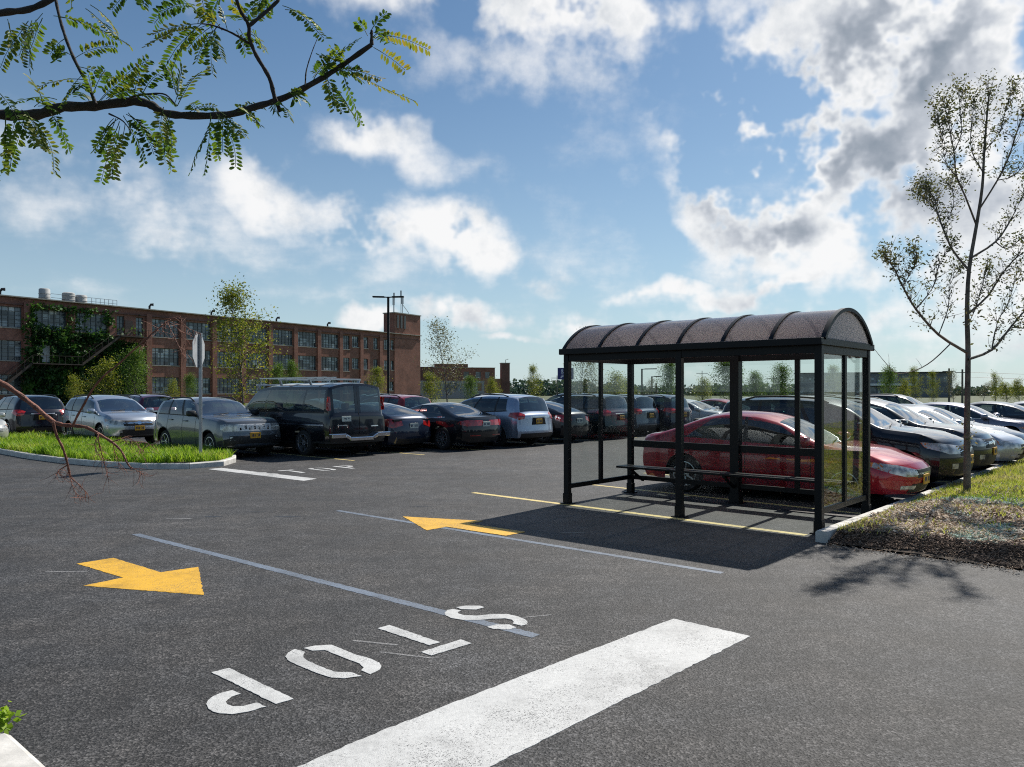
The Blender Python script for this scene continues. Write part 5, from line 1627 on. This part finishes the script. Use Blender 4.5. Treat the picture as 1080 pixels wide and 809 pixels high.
# corner tower
b = MB(); b.box((77.4, 1.3, 8.85), (8.3, 2.9, 17.7)); part_f('tower', b, MAT['brick'])
b = MB(); b.box((77.4, 1.3, 17.78), (8.6, 3.2, .2)); part_f('tower_cap', b, MAT['stone'])
for x in (74.2, 75.3, 76.4):
    b = MB(); b.box((x, -.22, 16.0), (.55, .12, 2.6)); part_f('tower_louvre', b, MAT['steel_sash'])
for (x, y, h, w) in ((74.3, 1, 3.2, .28), (75.6, 2, 4.4, .16), (76.6, .6, 3.6, .3), (78.4, 2.5, 5.2, .14)):
    b = MB(); b.tube([(x, y, 17.8), (x, y, 17.8 + h)], .07, 6); b.box((x, y, 17.8 + h - .8), (w * 1.5, .25, 1.5)); part_f('antenna', b, MAT['grey_metal'])
b = MB(); b.tube([(78.4, 2.5, 20.5), (80.8, 2.5, 18.6), (80.8, 2.5, 17.8)], .06, 5); part_f('antenna_brace', b, MAT['grey_metal'])
# door and fire stairs among the ivy
b = MB(); b.box((5.2, -.12, 6.7), (1.1, .12, 2.3)); dr_ = part_f('door', b, simple('pale_grey_door', (.42, .43, .42), .6))
b = MB(); b.box((5.2, -.2, 7.98), (2.0, .3, .25)); b.box((6.1, -.2, 7.0), (.22, .3, 1.8)); part_f('door_hood', b, MAT['stone'], dr_)
b = MB(); b.box((16.5, -.1, 10.7), (1.1, .1, 2.1)); part_f('door', b, simple('rusty_door', (.16, .10, .075), .7))
fs_ = MB()
def flight(xa, za, xb, zb):
    for y in (-.5, -1.6): fs_.bar((xa, y, za), (xb, y, zb), .08, .28)
    n = int(abs(za - zb) / .22)
    for k in range(n): fs_.box((lerp(xa, xb, k / n), -1.05, lerp(za, zb, k / n)), (.28, 1.1, .04))
    for y in (-.5, -1.6):
        fs_.bar((xa, y, za + 1), (xb, y, zb + 1), .04, .05)
        for k in range(0, 7): fs_.box((lerp(xa, xb, k / 6), y, lerp(za, zb, k / 6) + .5), (.04, .04, 1.0))
def landing(xa, xb, z):
    fs_.box(((xa + xb) / 2, -1.0, z), (xb - xa, 1.6, .12))
    for k in range(int((xb - xa) / .8) + 1):
        fs_.box((xa + k * .8, -1.75, z + .55), (.04, .04, 1.0)); fs_.bar((xa + k * .8, -1.7, z - .1), (xa + k * .8, -.1, z - 1.2), .06, .06)
    fs_.bar((xa, -1.75, z + 1.05), (xb, -1.75, z + 1.05), .05, .05)
landing(14.4, 18.8, 9.4); flight(14.4, 9.4, 9.2, 5.4); landing(2.9, 9.2, 5.3); flight(2.9, 5.3, -2.6, .5)
part_f('fire_stairs', fs_, simple('rusted_iron', (.055, .04, .032), .8, var=.4))
# roof tanks and vents
for (x, w, h) in ((6.2, 1.1, 1.6), (9.3, 1.3, 1.4), (11.0, 1.2, 1.25)):
    b = MB(); b.lathe([(0.001, HB + .1), (w * .6, HB + .1), (w * .6, HB + h), (w * .48, HB + h + .12), (.001, HB + h + .12)], 18, 'z', (x, 2.0, 0))
    for z in (.5, 1.0): b.lathe([(w * .62, HB + z), (w * .64, HB + z + .04), (w * .62, HB + z + .08)], 18, 'z', (x, 2, 0))
    part_f('roof_tank', b, simple('weathered_tank', (.40, .40, .39), .7, .0, .25, 2), smooth=50)
b = MB()
for k in range(7): b.box((12.2 + k * .6, 1.6, HB + .6), (.05, .05, 1.0))
for z in (.6, 1.1): b.bar((6.8, 1.6, HB + z), (15.8, 1.6, HB + z), .05, .05)
part_f('roof_railing', b, MAT['grey_metal'])
for x in (0.5, 20.5, 31, 44, 56, -8):
    b = MB(); b.tube([(x, 1.2, HB), (x, 1.2, HB + .7), (x + .15, 1.1, HB + .95), (x + .45, .9, HB + .95)], [.15, .15, .18, .22], 8); part_f('roof_vent', b, MAT['trim'])
# ivy over three bays
items = []
from mathutils import noise as nz
for k in range(26000):
    x = rnd.uniform(2.2, 18.6); z = rnd.uniform(.2, 12.9)
    d = .55 * nz.fractal(Vector((x * .45, z * .45, 3)), 1, 2, 4)
    lim = 1.0
    if x < 3.6: lim = (.55 - .4 * (3.6 - x) + d) if z > 4.6 else .9
    elif x < 8.3: lim = 1.0 if z < 9.4 else (.75 + d if (4.2 < x < 7.9 and z < 12.2 and False) else .5 + d)
    elif x < 14.2: lim = 1.0 if z < 9.4 else (.35 + d)
    else: lim = (1.0 if z < 8.9 - .12 * (x - 14) else 0.0) * (1 - sm((x - 17.0) / 2.5) * .9) + .3 * d
    inwin = (4.0 < x < 7.95 or 9.1 < x < 13.2) and 9.7 < z < 12.3
    if inwin: lim = -.12 + 1.1 * d + (.35 if z < 10.3 else 0)
    if 4.6 < x < 5.8 and 5.5 < z < 7.9: continue
    if 9.6 < x < 12.6 and 6.3 < z < 8.4: lim *= .35
    if rnd.random() > lim: continue
    dep = .05 + abs(nz.fractal(Vector((x * .9, z * .9, 9)), 1, 2, 3)) * .8
    if z < 5 and x < 14: dep += .5 * rnd.random()
    q = FA + fe * x + Vector((fe.y, -fe.x, 0)) * (dep + .15) + Vector((0, 0, z))
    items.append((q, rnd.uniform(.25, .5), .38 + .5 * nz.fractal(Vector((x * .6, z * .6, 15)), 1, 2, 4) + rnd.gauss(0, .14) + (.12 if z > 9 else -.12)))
iv = empty('ivy', FA, 0, 'dark green ivy climbing over the left bays of the brick factory', 'plant')
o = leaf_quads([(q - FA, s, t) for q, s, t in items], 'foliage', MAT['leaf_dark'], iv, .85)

# ---------------------------------------------------------------- lower brick building beyond
def wp(px, Y, z=0): return Vector(((px - CX) / F * Y, Y, z))
b0 = wp(441, 200); b1 = wp(522, 205)
e2 = (b1 - b0).normalized(); Lw = (b1 - b0).length
low = empty('low_brick_building', b0, math.atan2(e2.y, e2.x), 'low brick building with pale window bands behind the thin pointed tree', 'building')
pl = lambda nm, mb, mat, parent=low, **k: mb.build(nm, mat, parent, **k)
lw = [(x, x + 2.0, 2.0, 4.0) for x in np.arange(1.2, Lw - 2.2, 2.7)]
b = MB(); wall_with_holes(b, 0, Lw, 0, 4.6, lw, 0, .3); pl('wall', b, simple('pale_panel_wall', (.36, .35, .33), .8))
up_w = [(Lw - 5.2, Lw - 3.8, 5.3, 7.0), (Lw - 2.6, Lw - 1.4, 5.3, 7.0), (Lw - 8.4, Lw - 7.0, 5.3, 7.0)]
b = MB(); wall_with_holes(b, 4.0, Lw, 4.6, 8.0, up_w, .02, .32); b.box((8.6, .1, 8.5), (8.8, .5, 1.0)); b.box((Lw / 2, 6, 4), (Lw - .1, 11, 7.9)); pl('upper_wall', b, MAT['brick'])
b = MB(); b.box(((4 + Lw) / 2, .1, 8.06), (Lw - 3.9, .7, .12)); pl('parapet_cap', b, MAT['stone'])
b = MB(); b.box((2.0, .3, 6.4), (3.9, .3, 3.6)); pl('dark_stair_bay', b, MAT['brick_dark'])
for (x0, x1, z0, z1) in [tuple(map(float, q)) for q in lw] + up_w:
    b = MB()
    for x in (x0, (x0 + x1) / 2, x1): b.box((x, .14, (z0 + z1) / 2), (.08, .06, z1 - z0 - .004))
    for z in (z0, z1): b.box(((x0 + x1) / 2, .145, z), (x1 - x0 - .004, .05, .08))
    w_ = pl('window', b, MAT['stone']); b = MB(); b.box(((x0 + x1) / 2, .2, (z0 + z1) / 2), (x1 - x0, .02, z1 - z0)); pl('pane', b, MAT['old_glass'], w_)
ch = empty('brick_chimney', wp(532.5, 206), .2, 'square brick chimney standing right of the low brick building', 'chimney')
b = MB(); b.box((0, 0, 4.6), (2.2, 2.2, 9.2)); b.build('shaft', MAT['brick_dark'], ch)
b = MB(); b.box((0, 0, 9.3), (2.45, 2.45, .2)); b.tube([(.2, 0, 9.3), (.2, 0, 10.2), (.9, 0, 10.4)], .09, 6); b.build('cap', MAT['stone'], ch)
b = MB(); b.box((-4.2, .4, 2.6), (6.4, 2.0, 5.2)); b.build('side_shed', simple('tan_shed_wall', (.34, .19, .11), .85), ch)
# ---------------------------------------------------------------- grey office block on the right
c0_ = wp(838, 255); c1_ = wp(1004, 238); e3 = (c1_ - c0_).normalized(); Lo = (c1_ - c0_).length
off = empty('office_block', c0_, math.atan2(e3.y, e3.x), 'grey modern office block with bands of windows behind the parked cars on the right', 'building')
po = lambda nm, mb, mat, parent=off, **k: mb.build(nm, mat, parent, **k)
gm = simple('grey_cladding', (.15, .16, .18), .7, var=.15, scale=.5)
ow = []
for z0 in (1.3, 4.7):
    for x in np.arange(1.0, Lo - 3, 3.4): ow.append((float(x), float(x) + 2.7, z0, z0 + 1.9))
b = MB(); wall_with_holes(b, 0, Lo, 0, 7.7, ow, 0, .3); b.box((Lo / 2, 7, 3.8), (Lo - .2, 12, 7.5)); po('wall', b, gm)
b = MB(); b.box((Lo / 2, 0, 7.8), (Lo + .6, 1.2, .25)); po('roof_edge', b, MAT['trim'])
b = MB(); b.box((Lo * .64, -1.2, 4.0), (13, 2.4, .7)); po('canopy', b, simple('white_canopy', (.75, .75, .75), .6))
for x in (Lo * .48, Lo * .665):
    b = MB(); b.box((x, -.15, 5.6), (.9, .3, 3.6)); po('pilaster', b, MAT['stone'])
for (x0, x1, z0, z1) in ow:
    b = MB()
    for x in (x0, (x0 + x1) / 2, x1): b.box((x, .12, (z0 + z1) / 2), (.1, .06, z1 - z0 - .004))
    for z in (z0, z1): b.box(((x0 + x1) / 2, .125, z), (x1 - x0 - .004, .05, .1))
    w_ = po('window', b, MAT['grey_metal']); b = MB(); b.box(((x0 + x1) / 2, .2, (z0 + z1) / 2), (x1 - x0, .02, z1 - z0)); po('pane', b, MAT['old_glass'], w_)

# ---------------------------------------------------------------- poles, lamps and signs
def lamp(px, Y, top_py, label, arms=1, side=1, head=.9):
    h = CAMZ + (HOR - top_py) / F * Y
    r = empty('street_lamp', wp(px, Y), 0, label, 'lamp post', 'lamp posts in the lot')
    b = MB(); b.box((0, 0, h / 2), (.16, .16, h)); b.build('pole', MAT['black_metal'], r)
    b = MB(); b.lathe([(.26, 0), (.26, .55), (.2, .6), (.001, .6)], 14, 'z'); b.build('base', MAT['concrete'], r)
    for s in ((side,) if arms == 1 else (-1, 1)):
        b = MB(); b.bar((0, 0, h - .05), (s * .35, 0, h - .02), .08, .08); b.bar((s * .3, 0, h - .02), (s * (.3 + head), 0, h), .34, .1); b.build('lamp_head', MAT['black_metal'], r)
    return r
lamp(409.5, 60, 313, 'tall black lamp post with two arms in front of the factory tower', 2)
lamp(677, 85, 389, 'lamp post seen through the shelter, left of another, with one arm', 1, 1, 1.3)
lamp(687.5, 95, 397, 'shorter lamp post seen through the shelter right of the first', 1, 1, .9)
def upole(px, Y, top_py, label, r0=.14, name='utility_pole', cat='pole'):
    h = CAMZ + (HOR - top_py) / F * Y
    r = empty(name, wp(px, Y), 0, label, cat, 'poles on the horizon')
    b = MB(); b.tube([(0, 0, -.2), (0, 0, h)], [r0, r0 * .75], 8); b.build('pole', MAT['bark'], r, 60)
    b = MB(); b.bar((-1.1, 0, h - .5), (1.1, 0, h - .5), .1, .1); b.build('cross_arm', MAT['bark'], r)
    return r, h
upole(1001, 130, 388.5, 'utility pole at the right end of the grey office block', .18)
r_, h_ = upole(1015, 118, 389.5, 'utility pole just left of the sapling trunk, carrying wires', .17)
for k, (dy, z) in enumerate(((0, h_ - .4), (.6, h_ - 1.1))):
    p0 = wp(1015, 118, z) + Vector((0, dy, 0)); p1 = Vector((130, 105, z + .6))
    b = MB(); b.tube([p0.lerp(p1, t / 14) - Vector((0, 0, 1.0 * (1 - (2 * t / 14 - 1) ** 2))) for t in range(15)], .025, 4)
    tag(b.build('overhead_wire', MAT['black_metal']), ('upper' if k == 0 else 'lower') + ' overhead wire running right from the utility pole', 'wire', 'overhead wires')
upole(587.5, 150, 396, 'thin mast left of the blue sign', .09, 'mast')
upole(692, 120, 404, 'short dark mast beside the shorter lamp post in the shelter', .16, 'mast')
upole(740.5, 150, 391, 'thin distant mast left of the broad dense tree', .08, 'mast')
upole(816, 120, 396, 'thin dark mast left of the pointed green tree in the right bay', .1, 'mast')
# blue parking sign
sy = 38; s0 = wp(596.5, sy); zt, zb_ = CAMZ + (HOR - 388) / F * sy, CAMZ + (HOR - 400.3) / F * sy
sg = empty('blue_sign', s0, 0, 'blue sign with white symbols on a thin post beside the left shelter post', 'sign')
b = MB(); b.box((0, .03, zt / 2), (.06, .06, zt)); b.build('sign_post', MAT['grey_metal'], sg)
b = MB(); b.box((0, -.02, (zt + zb_) / 2), (.78, .02, zt - zb_)); sp_ = b.build('sign_board', simple('blue_sign_sheet', (.025, .03, .16), .4), sg)
b = MB()
zc = (zt + zb_) / 2
wm = simple('white_sign_mark', (.7, .7, .74), .5)
b.lathe([(.05, -.034), (.001, -.034)], 10, 'y', (-.17, 0, zc + .17)); b.box((-.17, -.034, zc + .06), (.07, .006, .13)); b.box((-.12, -.034, zc + .04), (.1, .006, .05))
b.build('figure_symbol', wm, sp_, fix=True)
b = MB(); b.bar((-.24, -.034, zc - .2), (-.1, -.034, zc - .08), .006, .07); b.bar((-.2, -.034, zc - .07), (-.09, -.034, zc - .07), .006, .04); b.build('arrow_symbol', wm, sp_)
b = MB(); b.box((.2, -.034, zc + .13), (.12, .006, .16)); b.build('figure_symbol', wm, sp_); b = MB(); b.box((.2, -.034, zc - .13), (.14, .006, .07)); b.build('arrow_symbol', wm, sp_)
# stop sign seen from the side and back
SYs = 18.9; q = wp(211.5, SYs)
ssn = empty('stop_sign', Vector((q.x, q.y, soil_l(q.x, q.y) - .05)), 0, 'grey back of a road sign on a steel post in the grass island', 'sign')
zc = CAMZ + (HOR - 369.5) / F * SYs - ssn.location.z
b = MB(); b.box((0, 0, (zc + .42) / 2), (.075, .045, zc + .42)); 
b.build('post', MAT['grey_metal'], ssn, bevel=.008)
b = MB(); n_ = 8
ang = R(93)
def oct_(rad, y): return [Matrix.Rotation(ang, 3, 'Z') @ Vector((rad * math.cos(R(22.5) + k * math.pi / 4), y, rad * math.sin(R(22.5) + k * math.pi / 4))) + Vector((0, -.0, zc)) for k in range(8)]
offv = Matrix.Rotation(ang, 3, 'Z') @ Vector((0, .045, 0))
vs = [p + offv for p in oct_(.45, -.004)] + [p + offv for p in oct_(.45, .004)]
b.add(vs, [tuple(range(7, -1, -1)), tuple(range(8, 16))] + [(k, (k + 1) % 8, 8 + (k + 1) % 8, 8 + k) for k in range(8)])
b.build('sign_plate', simple('bare_aluminium_sign_back', (.42, .43, .44), .5, .3), ssn, fix=True)
# ---------------------------------------------------------------- parked vehicles (lot coordinates)
# row across the aisle, tails towards the shelter
car('van', 13.9, 3.45, 'in', (.006, .008, .013), 'black passenger van with a pale roof rack and barn doors', 'van', .2)
car('fastback', 14.0, 5.55, 'in', (.022, .032, .06), 'dark blue sedan close beside the rear of the black van')
car('saloon', 12.9, 7.55, 'in', (.007, .009, .012), 'black saloon with wide red tail lamps next to the silver-blue SUV', 'car', .2)
car('high', 12.6, 9.75, 'in', (.36, .42, .52), 'silver-blue SUV with a yellowish plate seen from behind', 'suv', .6)
car('fastback', 12.7, 12.1, 'in', (.012, .014, .018), 'black hatchback with a pale rear beside the silver-blue SUV', 'car')
car('high', 12.7, 14.8, 'in', (.012, .028, .036), 'dark teal SUV with a chrome rear strip seen through the left glass wall', 'suv', .3)
car('suv', 13.0, 17.4, 'in', (.10, .13, .17), 'slate blue SUV seen through the shelter beside the rear left post', 'suv')
car('suv', 12.6, 19.4, 'in', (.012, .020, .045), 'navy SUV seen through the shelter left of the front middle post', 'suv')
# facing us, left
car('jeep', 15.5, 1.2, 'out', (.15, .16, .17), 'grey SUV with a slotted grille and yellow plate beside the black van', 'suv', .5)
car('suv', 23.0, 1.3, 'out', (.42, .46, .52), 'silver SUV facing us behind the grassy island', 'suv', .6)
car('suv', 29.0, .3, 'in', (.010, .010, .018), 'black SUV seen from behind at the left behind the bare branch', 'suv', .2)
car('sedan', 25.5, -2.6, 'out', (.55, .55, .50), 'pale sedan cut off by the left edge of the picture')
car('suv', 29.5, 5.0, 'in', (.10, .02, .045), 'maroon SUV half hidden between the silver SUV and the grey SUV', 'suv')
car('sedan', 33.5, 8.5, 'out', (.60, .60, .58), 'white sedan glimpsed behind the front of the black van')
# beyond the row
car('suv', 18.9, 10.3, 'in', (.30, .018, .022), 'red SUV over the roof of the black saloon', 'suv')
car('saloon', 27.0, 13.4, 'out', (.20, .22, .25), 'grey sedan behind the red SUV beside the thin pointed tree')
car('suv', 25.0, 16.0, 'out', (.015, .018, .025), 'black SUV roof behind the silver-blue SUV', 'suv')
car('suv', 30.0, 19.5, 'out', (.25, .27, .30), 'grey SUV beyond the silver-blue SUV near the low brick building', 'suv')
car('sedan', 24.0, 24.5, 'out', (.01, .02, .03), 'dark sedan beyond the black hatchback')
# right-hand row, noses at the kerb
car('sedan', -.40, 3.45, 'out', (.36, .010, .022), 'red sedan parked right behind the bus shelter', 'car', .1, s=1.0)
car('high', -.50, 6.1, 'out', (.006, .008, .013), 'black SUV with roof rails next to the red sedan', 'suv', .2)
car('suv', -.45, 8.6, 'out', (.030, .034, .038), 'charcoal SUV nosing past the sapling trunk next to the black SUV', 'suv', .5)
car('saloon', -.60, 11.3, 'out', (.46, .49, .54), 'silver sedan with a large dark intake at the far side of the sapling', 'car', .6)
car('sedan', -.30, 13.9, 'out', (.10, .12, .15), 'slate sedan tucked behind the silver sedan')
car('saloon', -.1, 19.3, 'out', (.20, .20, .25), 'grey-violet sedan seen side-on above the silver sedan', 'car', .5)
car('sedan', -.9, 22.2, 'out', (.016, .018, .024), 'dark sedan behind the grey-violet sedan')
car('sedan', -1.8, 25.0, 'out', (.34, .36, .38), 'light grey sedan behind two darker ones at the right edge')
car('suv', -4.6, 29.0, 'out', (.010, .016, .018), 'dark SUV with the highest roof at the right edge', 'suv', .2)
car('suv', 5.6, 24.6, 'out', (.014, .014, .018), 'black SUV roof right of the shelter in front of the grey office block', 'suv', .2)
car('suv', 5.0, 31.0, 'out', (.02, .02, .024), 'second black SUV roof further along, left of the sapling trunk', 'suv')
# far rows seen through the shelter
car('saloon', 12.0, 23.2, 'out', (.62, .62, .60), 'white sedan seen through the shelter right of the front middle post', 'car', .1)
car('sedan', 11.5, 25.8, 'out', (.26, .012, .02), 'far red sedan seen through the shelter over the parked red one')
car('saloon', 11.2, 28.4, 'out', (.5, .52, .55), 'silver sedan in the far row seen through the middle of the shelter', 'car', .5)
car('sedan', 10.8, 31.2, 'out', (.4, .42, .45), 'light silver sedan deeper in the far row behind the shelter glass', 'car', .5)
car('suv', 9.0, 33.8, 'out', (.012, .014, .018), 'black SUV in the far row seen through the right part of the shelter', 'suv')
car('suv', 30.5, 28.5, 'in', (.05, .06, .07), 'dark grey SUV in the distance seen through the left glass wall', 'suv')
car('high', 26.0, 31.5, 'in', (.015, .02, .03), 'distant dark SUV seen through the shelter near the lamp posts', 'suv')
drop_prototypes()
# ---------------------------------------------------------------- sky, sun, camera
SUN_AZ, SUN_EL = 38.0, 46.0        # degrees right of the view, above the horizon
w = bpy.data.worlds.new("World"); scn.world = w; w.use_nodes = True
nt = w.node_tree; nt.nodes.clear()
out = nt.nodes.new('ShaderNodeOutputWorld'); bg = nt.nodes.new('ShaderNodeBackground')
sky = nt.nodes.new('ShaderNodeTexSky'); sky.sky_type = 'NISHITA'; sky.sun_disc = False
sky.sun_elevation = R(SUN_EL); sky.sun_rotation = R(SUN_AZ); sky.air_density = 1.1; sky.dust_density = .6; sky.ozone_density = 2.2
tc = nt.nodes.new('ShaderNodeTexCoord'); D_ = tc.outputs['Generated']
sx = N(nt, 'ShaderNodeSeparateXYZ'); L(nt, D_, sx.inputs[0])
az = mth(nt, 'MULTIPLY', mth(nt, 'ARCTAN2', sx.outputs[0], sx.outputs[1]), 180 / math.pi)
el = mth(nt, 'MULTIPLY', mth(nt, 'ARCSINE', sx.outputs[2]), 180 / math.pi)
# cloud layer seen in perspective
den = mth(nt, 'ADD', mth(nt, 'MAXIMUM', sx.outputs[2], 0.0), .22)
cx_ = mth(nt, 'DIVIDE', sx.outputs[0], den); cy_ = mth(nt, 'DIVIDE', sx.outputs[1], den)
cp = N(nt, 'ShaderNodeCombineXYZ'); L(nt, cx_, cp.inputs[0]); L(nt, cy_, cp.inputs[1])
ae = N(nt, 'ShaderNodeCombineXYZ'); L(nt, az, ae.inputs[0]); L(nt, el, ae.inputs[1])
wn = noise(nt, D_, 5.0, 5, .6, 'Color')
wsub = N(nt, 'ShaderNodeVectorMath', operation='SUBTRACT'); L(nt, wn, wsub.inputs[0]); wsub.inputs[1].default_value = (.5, .5, .5)
wsc = N(nt, 'ShaderNodeVectorMath', operation='SCALE'); L(nt, wsub.outputs[0], wsc.inputs[0]); wsc.inputs[3].default_value = 8.0
aw = N(nt, 'ShaderNodeVectorMath', operation='ADD'); L(nt, ae.outputs[0], aw.inputs[0]); L(nt, wsc.outputs[0], aw.inputs[1])
def angles(px, py):
    x, z = (px - CX) / F, (HOR - py) / F
    return math.degrees(math.atan2(x, 1)), math.degrees(math.asin(z / math.sqrt(1 + x * x + z * z)))
def blob(px, py, wx, wy, rot=0, amp=1.0, vec=None):
    wx, wy = wx * 1.18, wy * 1.18
    a, e = angles(px, py); k = 180 / math.pi / F
    mp = nt.nodes.new('ShaderNodeMapping'); mp.vector_type = 'TEXTURE'
    mp.inputs['Location'].default_value = (a, e, 0); mp.inputs['Rotation'].default_value = (0, 0, R(rot)); mp.inputs['Scale'].default_value = (wx * k, wy * k, 1)
    L(nt, vec or aw.outputs[0], mp.inputs['Vector'])
    ln_ = N(nt, 'ShaderNodeVectorMath', operation='LENGTH'); L(nt, mp.outputs[0], ln_.inputs[0])
    r_ = N(nt, 'ShaderNodeMapRange'); r_.interpolation_type = 'SMOOTHSTEP'
    r_.inputs['From Min'].default_value = 1.25; r_.inputs['From Max'].default_value = .1; r_.inputs['To Max'].default_value = amp
    L(nt, ln_.outputs['Value'], r_.inputs['Value'])
    return r_.outputs[0]
def total(bl_):
    s = bl_[0]
    for b_ in bl_[1:]: s = mth(nt, 'MAXIMUM', s, b_)
    return s
# (photo column, row, half width, half height, tilt)
mass = total([blob(*q) for q in [
    (590, 12, 190, 45, -4, .95), (400, -25, 200, 40, 0, .6), (415, 160, 95, 28, -8, .66), (285, 210, 75, 34, -32, .68), (390, 248, 95, 24, -14, .75), (490, 258, 75, 36, -14, .95), (340, 232, 130, 22, -22, .5),
    (170, 240, 50, 36, -30, .42), (105, 185, 55, 35, -20, .4), (20, 205, 45, 26, 0, .3), (500, 332, 85, 18, -4, .85), (368, 333, 38, 17, 0, .85), (570, 285, 50, 18, -15, .45), (230, 330, 36, 8, 0, .5),
    (800, 300, 120, 17, 3, .85), (705, 298, 60, 13, 8, .7), (620, 340, 60, 17, 0, .65), (560, 355, 40, 10, 0, .6), (880, 270, 60, 40, 10, .7),
    (930, 70, 210, 130, 20, 1.15), (812, 150, 105, 105, 15, 1.9), (770, 175, 60, 70, 0, 1.2), (980, 190, 150, 100, 0, 1.1), (960, 240, 120, 50, 10, .9), (820, 232, 66, 34, 0, 1.15), (1100, 100, 160, 220, 0, .9), (800, 100, 85, 60, 15, 1.3), (1060, 285, 120, 60, 0, .7), (960, 150, 230, 170, 10, 1.05), (920, 290, 130, 40, 5, .6),
    (700, 0, 70, 40, 0, .55), (300, 250, 190, 60, -14, .25), (640, 60, 260, 50, 0, .42), (880, 330, 260, 60, 0, .45), (80, 190, 120, 90, 0, .1)]])
hole = total([blob(*q) for q in [(860, 215, 22, 16, 30, .6), (965, 155, 20, 26, -20, .6), (700, 190, 30, 80, 5, .4)]])
n1 = noise(nt, cp.outputs[0], 3.1, 10, .58)
n2 = noise(nt, D_, 9.0, 9, .6)
nn = mth(nt, 'ADD', mth(nt, 'MULTIPLY', n1, .45), mth(nt, 'MULTIPLY', n2, .55))
field = mth(nt, 'ADD', mth(nt, 'MULTIPLY', mass, .88), mth(nt, 'MULTIPLY', mth(nt, 'SUBTRACT', nn, .5), 1.5))
field = mth(nt, 'SUBTRACT', field, mth(nt, 'MULTIPLY', hole, .5))
cover = N(nt, 'ShaderNodeMapRange'); cover.interpolation_type = 'SMOOTHSTEP'
cover.inputs['From Min'].default_value = .02; cover.inputs['From Max'].default_value = .60
L(nt, field, cover.inputs['Value'])
thick = N(nt, 'ShaderNodeMapRange'); thick.interpolation_type = 'SMOOTHSTEP'
thick.inputs['From Min'].default_value = .18; thick.inputs['From Max'].default_value = 1.25
L(nt, field, thick.inputs['Value'])
# self-shading: compare with the cloud a little nearer the sun
off_ = N(nt, 'ShaderNodeVectorMath', operation='ADD'); L(nt, D_, off_.inputs[0]); off_.inputs[1].default_value = (.022, 0, .035)
n2b = noise(nt, off_.outputs[0], 9.0, 6, .6)
relief = mth(nt, 'SUBTRACT', n2, n2b)
grey_where = total([blob(*q) for q in [(915, 65, 105, 75, 15, 1.0), (805, 150, 95, 85, 25, 1.0), (945, 175, 95, 70, 0, .8), (1010, 30, 170, 70, 0, .7), (825, 240, 70, 30, 0, .7), (690, 15, 150, 40, 0, .45), (1060, 190, 130, 120, 0, .6), (490, 348, 90, 14, 0, .5), (400, 268, 120, 26, -14, .45), (790, 312, 120, 16, 0, .5)]])
soft = ramp(nt, noise(nt, D_, 4.2, 5, .55), [(.32, .25), (.68, 1.25)])
dark = mth(nt, 'ADD', mth(nt, 'MULTIPLY', thick.outputs[0], mth(nt, 'ADD', mth(nt, 'MULTIPLY', mth(nt, 'MULTIPLY', grey_where, soft), 1.25), .12)), mth(nt, 'MULTIPLY', relief, -1.5))
ccol = ramp(nt, dark, [(0.0, (7.0, 7.0, 7.0)), (.2, (5.9, 6.05, 6.2)), (.45, (4.2, 4.45, 4.85)), (.75, (2.75, 3.05, 3.5)), (1.0, (1.9, 2.25, 2.7))])
SKYS = .10
skyc = mixc(nt, ramp(nt, el, [(0.0, 0), (1.0, 1)]), sky.outputs[0], sky.outputs[0])
# pale summer haze low down and towards the sun
hz = mth(nt, 'POWER', mth(nt, 'SUBTRACT', 1.0, mth(nt, 'MINIMUM', mth(nt, 'MAXIMUM', mth(nt, 'DIVIDE', el, 30.0), 0.0), 1.0)), 2.2)
hz = mth(nt, 'MULTIPLY', hz, .62)
tint = N(nt, 'ShaderNodeMix'); tint.data_type = 'RGBA'; tint.blend_type = 'MULTIPLY'; tint.inputs[0].default_value = 1
L(nt, sky.outputs[0], tint.inputs[6]); tint.inputs[7].default_value = (.43, .545, .61, 1)
s1 = mixc(nt, hz, tint.outputs[2], (4.9, 6.0, 6.7))
s2 = mixc(nt, mth(nt, 'MULTIPLY', cover.outputs[0], .97), s1, ccol)
L(nt, s2, bg.inputs[0]); bg.inputs[1].default_value = SKYS
L(nt, bg.outputs[0], out.inputs[0])
sl = bpy.data.lights.new('sun', 'SUN'); sl.energy = 4.4; sl.angle = R(.6); sl.color = (1.0, .95, .87)
so = link('sun', sl)
sd = Vector((math.sin(R(SUN_AZ)) * math.cos(R(SUN_EL)), math.cos(R(SUN_AZ)) * math.cos(R(SUN_EL)), math.sin(R(SUN_EL))))
so.rotation_euler = sd.to_track_quat('Z', 'Y').to_euler(); so.location = sd * 60
cam = bpy.data.cameras.new('camera'); co = link('camera', cam)
co.location = (0, 0, CAMZ); co.rotation_euler = (R(90), 0, 0)
cam.sensor_width = 36; cam.lens = F / 1080 * 36; cam.shift_y = (HOR - 404.5) / 1080
cam.clip_start = .05; cam.clip_end = 6000
scn.camera = co
scn.render.resolution_x, scn.render.resolution_y = 1024, 767
vs_ = scn.view_settings; vs_.view_transform = 'Standard'; vs_.look = 'None'; vs_.gamma = 1; vs_.exposure = .45; vs_.use_curve_mapping = False
cy = scn.cycles
cy.max_bounces = 10; cy.transparent_max_bounces = 24; cy.diffuse_bounces = 3; cy.glossy_bounces = 4; cy.transmission_bounces = 4
cy.caustics_reflective = False; cy.caustics_refractive = False; cy.sample_clamp_indirect = 6
cy.use_denoising = False; cy.filter_width = 1.1
try: cy.denoiser = 'OPENIMAGEDENOISE'
except Exception: pass
